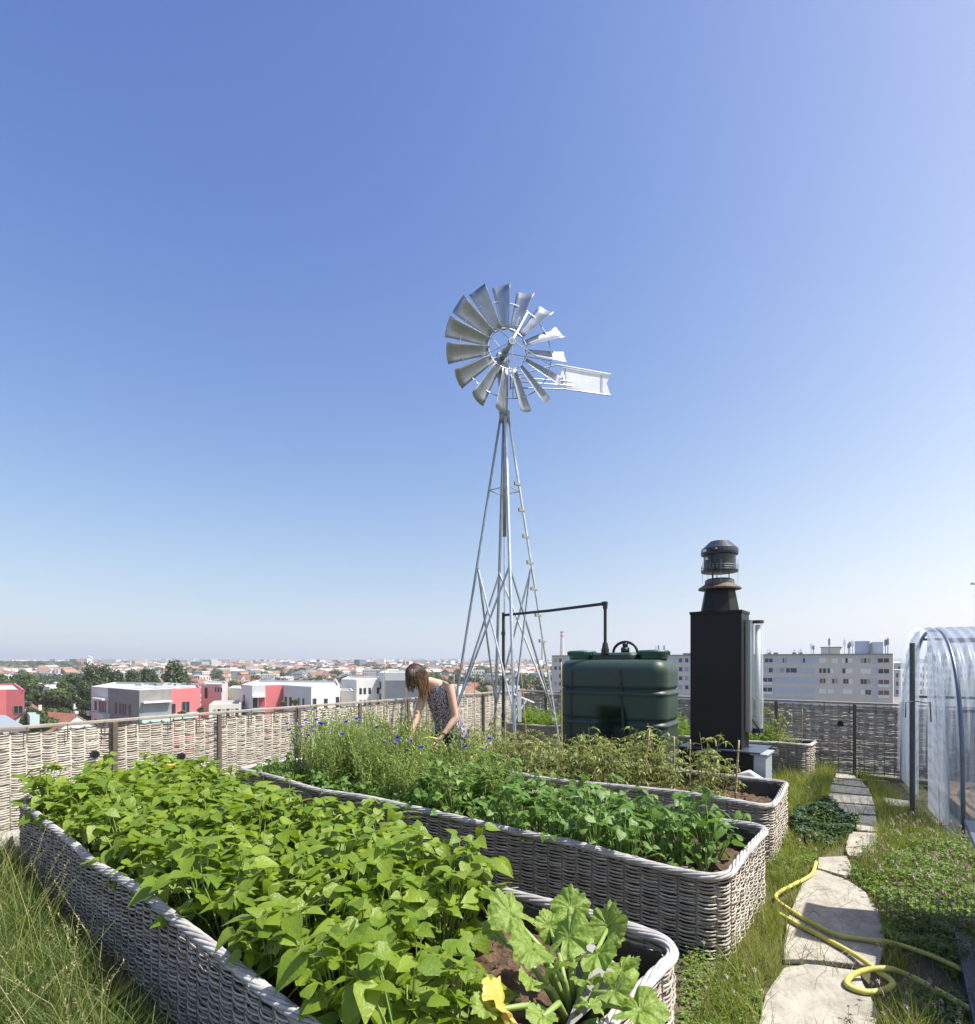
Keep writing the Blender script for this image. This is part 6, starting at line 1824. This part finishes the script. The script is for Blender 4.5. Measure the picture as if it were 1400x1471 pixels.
def boxes_np(X, Y, L, Wd, Hh, rz, z0=GZ):
    c = np.array([(-.5, -.5), (.5, -.5), (.5, .5), (-.5, .5)])
    lx = c[None, :, 0] * L[:, None]; ly = c[None, :, 1] * Wd[:, None]
    cs, sn = np.cos(rz)[:, None], np.sin(rz)[:, None]
    x = X[:, None] + lx * cs - ly * sn; y = Y[:, None] + lx * sn + ly * cs
    z0_ = np.full_like(x, z0); z1 = z0_ + Hh[:, None]
    V = np.concatenate([np.stack([x, y, z0_], -1), np.stack([x, y, z1], -1)], 1).reshape(-1, 3)
    Q = (np.arange(len(X))[:, None, None] * 8 + bq[None]).reshape(-1, 4)
    return V, Q, np.stack([x, y], -1), z1
m = MB()
def band(n, y0, y1, hmin, hmax, sz, pw_=1.0, gable=False, pxr=(-60, 1460)):
    Y = y0 * (y1 / y0) ** (rn.random(n) ** pw_); px = rn.uniform(*pxr, n); X = (px - 700) / F * Y
    L = sz * rn.uniform(.6, 1.6, n); W_ = sz * rn.uniform(.5, 1.0, n); Hh = hmin + (hmax - hmin) * rn.random(n) ** 2.2; rz = rn.choice([-.6, .4, -.2, .97], n) + rn.normal(0, .1, n)
    V, Q, _, z1 = boxes_np(X, Y, L, W_, Hh, rz); m.add(V, Q, 0)
    if gable:
        c = np.array([(-.55, -.6), (.55, -.6), (.55, .6), (-.55, .6), (-.55, 0), (.55, 0)]); cs, sn = np.cos(rz)[:, None], np.sin(rz)[:, None]
        lx = c[None, :, 0] * L[:, None]; ly = c[None, :, 1] * W_[:, None]; x = X[:, None] + lx * cs - ly * sn; y = Y[:, None] + lx * sn + ly * cs
        z = np.tile(GZ + Hh[:, None] - .1, (1, 6)); z[:, 4:] += (.35 * W_)[:, None]
        V = np.stack([x, y, z], -1).reshape(-1, 3); i = np.arange(n)[:, None] * 6
        base = m.n; m.V.append(V); m.n += len(V)
        m.Fc.append((np.concatenate([i + np.array([0, 1, 5, 4]), i + np.array([2, 3, 4, 5])]) + base, 1)); m.Fc.append((np.concatenate([i + np.array([1, 2, 5]), i + np.array([3, 0, 4])]) + base, 1))
band(1500, 620, 1500, 5, 9, 11, gable=True, pxr=(-60, 830)); band(1600, 1400, 3200, 6, 17, 15, gable=True)
band(260, 1200, 2600, 12, 24, 22)
band(2600, 2600, 6500, 9, 24, 26); band(2600, 5500, 11500, 14, 36, 45); band(700, 7000, 12000, 24, 52, 50)
tag(m.build('far_town', [M_far, M_farroof]), 'hazy spread of pale far buildings and red roofs out to the horizon', 'town', None, 'stuff')
# far trees
m = MB()
def far_trees(n, y0, y1, s0, s1, pxr, pw_=1, clus=0):
    if n < 1: return
    Y = y0 * (y1 / y0) ** rn.random(n); px = rn.uniform(*pxr, n)
    if clus: c = rn.integers(0, clus, n); cy = y0 * (y1 / y0) ** rn.random(clus); cx = rn.uniform(*pxr, clus); Y = cy[c] * (1 + rn.normal(0, .03, n)); px = cx[c] + rn.normal(0, 9, n)
    X = (px - 700) / F * Y; S = rn.uniform(s0, s1, n)
    for k in range(n):
        kk = 14; d = rn.normal(size=(kk, 3)); d /= np.linalg.norm(d, axis=1)[:, None]; d[:, 2] = abs(d[:, 2])
        c = np.array([X[k], Y[k], GZ + S[k] * .35]) + d * S[k] * np.array([.5, .5, .62]) * rn.uniform(.75, 1.0, (kk, 1))
        a = np.cross(d, rn.normal(size=(kk, 3))); a /= np.linalg.norm(a, axis=1)[:, None]; b = np.cross(d, a); s = S[k] * .30
        m.add(np.stack([c + a * s, c + b * s, c - a * s, c - b * s], 1).reshape(-1, 3), np.arange(kk * 4).reshape(-1, 4))
far_trees(900, 620, 2200, 8, 13, (-40, 830), clus=150); far_trees(500, 1800, 5000, 10, 18, (-40, 1450), clus=90)
far_trees(1500, 1050, 1500, 13, 18.5, (-60, 112)); far_trees(260, 2300, 3200, 10, 15, (60, 135)); far_trees(300, 2200, 4200, 10, 15, (600, 830), clus=14)
tag(m.build('distant_trees', [M_treed]), 'dark tree belts and woods scattered through the far town', 'trees', None, 'stuff')
# named landmarks on the skyline
def tower(px, ytop, Y, wpx, m_, label, cat='tower', name='tower_block', grp=None, dep=None):
    x, _ = xy(px, Y); w = wpx / F * Y; zt = zat(ytop, Y); rt = empty(name, (x, Y, GZ), label, cat, grp)
    mm_ = MB(); mm_.box((0, 0, (zt - GZ) / 2), (w, dep or w * .8, zt - GZ), .3); mm_.build('tower_body', m_, rt)
    mm_ = MB(); nfl = int((zt - GZ) / 6)
    for k in range(nfl): mm_.box((0, 0, 4 + k * 6), (w * 1.01, (dep or w * .8) * 1.01, 2.4), .3)
    if nfl: mm_.build('window_bands', M_winc, rt)
    mm_ = MB(); mm_.box((w * .1, 0, zt - GZ + 2), (w * .4, w * .3, 4), .3); mm_.build('roof_plant', m_, rt)
M_dk = mat('dark_tower', (.12, .15, .2), .5)
tower(412, 943.5, 7500, 2.4, M_white, 'tallest slender pale tower on the skyline left of the woman'); tower(419, 947.5, 7600, 2.6, M_dk, 'left one of two dark twin towers beside the tall pale one'); tower(424, 947.5, 7600, 2.6, M_dk, 'right one of two dark twin towers beside the tall pale one')
tower(380, 949, 6500, 3, M_dk, 'left one of two squat dark towers on the skyline above the pink panel'); tower(387, 950, 6500, 3, M_dk, 'right one of two squat dark towers on the skyline above the pink panel')
tower(449, 953, 5000, 4, M_dk, 'grey square tower on the skyline above the white block'); tower(498, 948.5, 7000, 3, M_dk, 'thin pointed tower on the skyline above the orange-roofed block')
tower(543, 952.5, 2600, 5.5, M_dk, 'first of four dark tower blocks left of the woman', dep=30); tower(556, 952.5, 2600, 5, M_dk, 'second of four dark tower blocks left of the woman', dep=30)
tower(567, 953, 2700, 9, M_metal, 'third and widest of four tower blocks left of the woman', dep=25); tower(577, 953, 2700, 6, M_dk, 'fourth of four dark tower blocks, just beside the head of the woman', dep=25)
tower(161, 951.5, 2300, 4.5, M_white, 'white tower block rising above the poplars'); tower(79, 967, 420, 5, M_bluep, 'narrow blue-grey tower block behind the round trees at the left')
tower(84, 968, 430, 7, M_white, 'white tower block next to the narrow blue-grey one')
tower(648, 957.5, 1900, 34, M_white, 'long low white industrial shed behind the tower leg', 'shed', 'industrial_shed', dep=60)
def stack(px, ytop, Y, r_, label, smoke=False):
    x, _ = xy(px, Y); zt = zat(ytop, Y); h = zt - GZ; rt = empty('chimney_stack', (x, Y, GZ), label, 'chimney')
    mm_ = MB(); mm_.lathe([(r_ * 1.4, 0), (r_, h * .8)], (0, 0, 0), 16); mm_.build('shaft', M_white2, rt)
    for k in range(4):
        mm_ = MB(); mm_.lathe([(r_ * 1.01, h * (.8 + .05 * k)), (r_, h * (.85 + .05 * k))], (0, 0, 0), 16); mm_.build('painted_band', mat('red_band', (.5, .08, .06), .7) if k == 1 else (MATS['red_band'] if k % 2 else M_white), rt)
stack(807, 907, 1500, 4.6, 'tall red and white striped chimney rising left of the green tank'); stack(779, 921, 1800, 4.2, 'second striped chimney, fainter, behind the right leg of the windmill')
stack(133, 948, 3500, 4, 'distant chimney with a white plume above the wooded ridge')
ms = mat('steam', (.9, .9, .9), 1, alpha=.75, transl=.4, tcol=(.9, .9, .9))
m = MB(); pts = [P(133, 948, 3500), P(132.4, 945.8, 3500), P(130, 943.6, 3500), P(127, 942, 3500), P(125, 941.6, 3500)]; m.tube(pts, [4, 6.5, 6, 4, 1], 10)
tag(m.build('steam_plume', ms, smooth=True), 'small white plume drifting left from the distant chimney', 'smoke', None, 'stuff')

# ---------------------------------------------------------------- haze
m = MB(); m.box((0, 7450, 66), (31000, 15300, 172))
mhz = bpy.data.materials.new('haze'); mhz.use_nodes = True; n = mhz.node_tree; n.nodes.clear(); o_ = n.nodes.new('ShaderNodeOutputMaterial'); vv = n.nodes.new('ShaderNodeVolumePrincipled')
vv.inputs['Color'].default_value = (.86, .92, 1.0, 1); vv.inputs['Density'].default_value = 2.5e-4; vv.inputs['Anisotropy'].default_value = .2
n.links.new(vv.outputs[0], o_.inputs['Volume'])
tag(m.build('haze', mhz), 'thin pale haze filling the air over the town', 'haze', None, 'stuff')
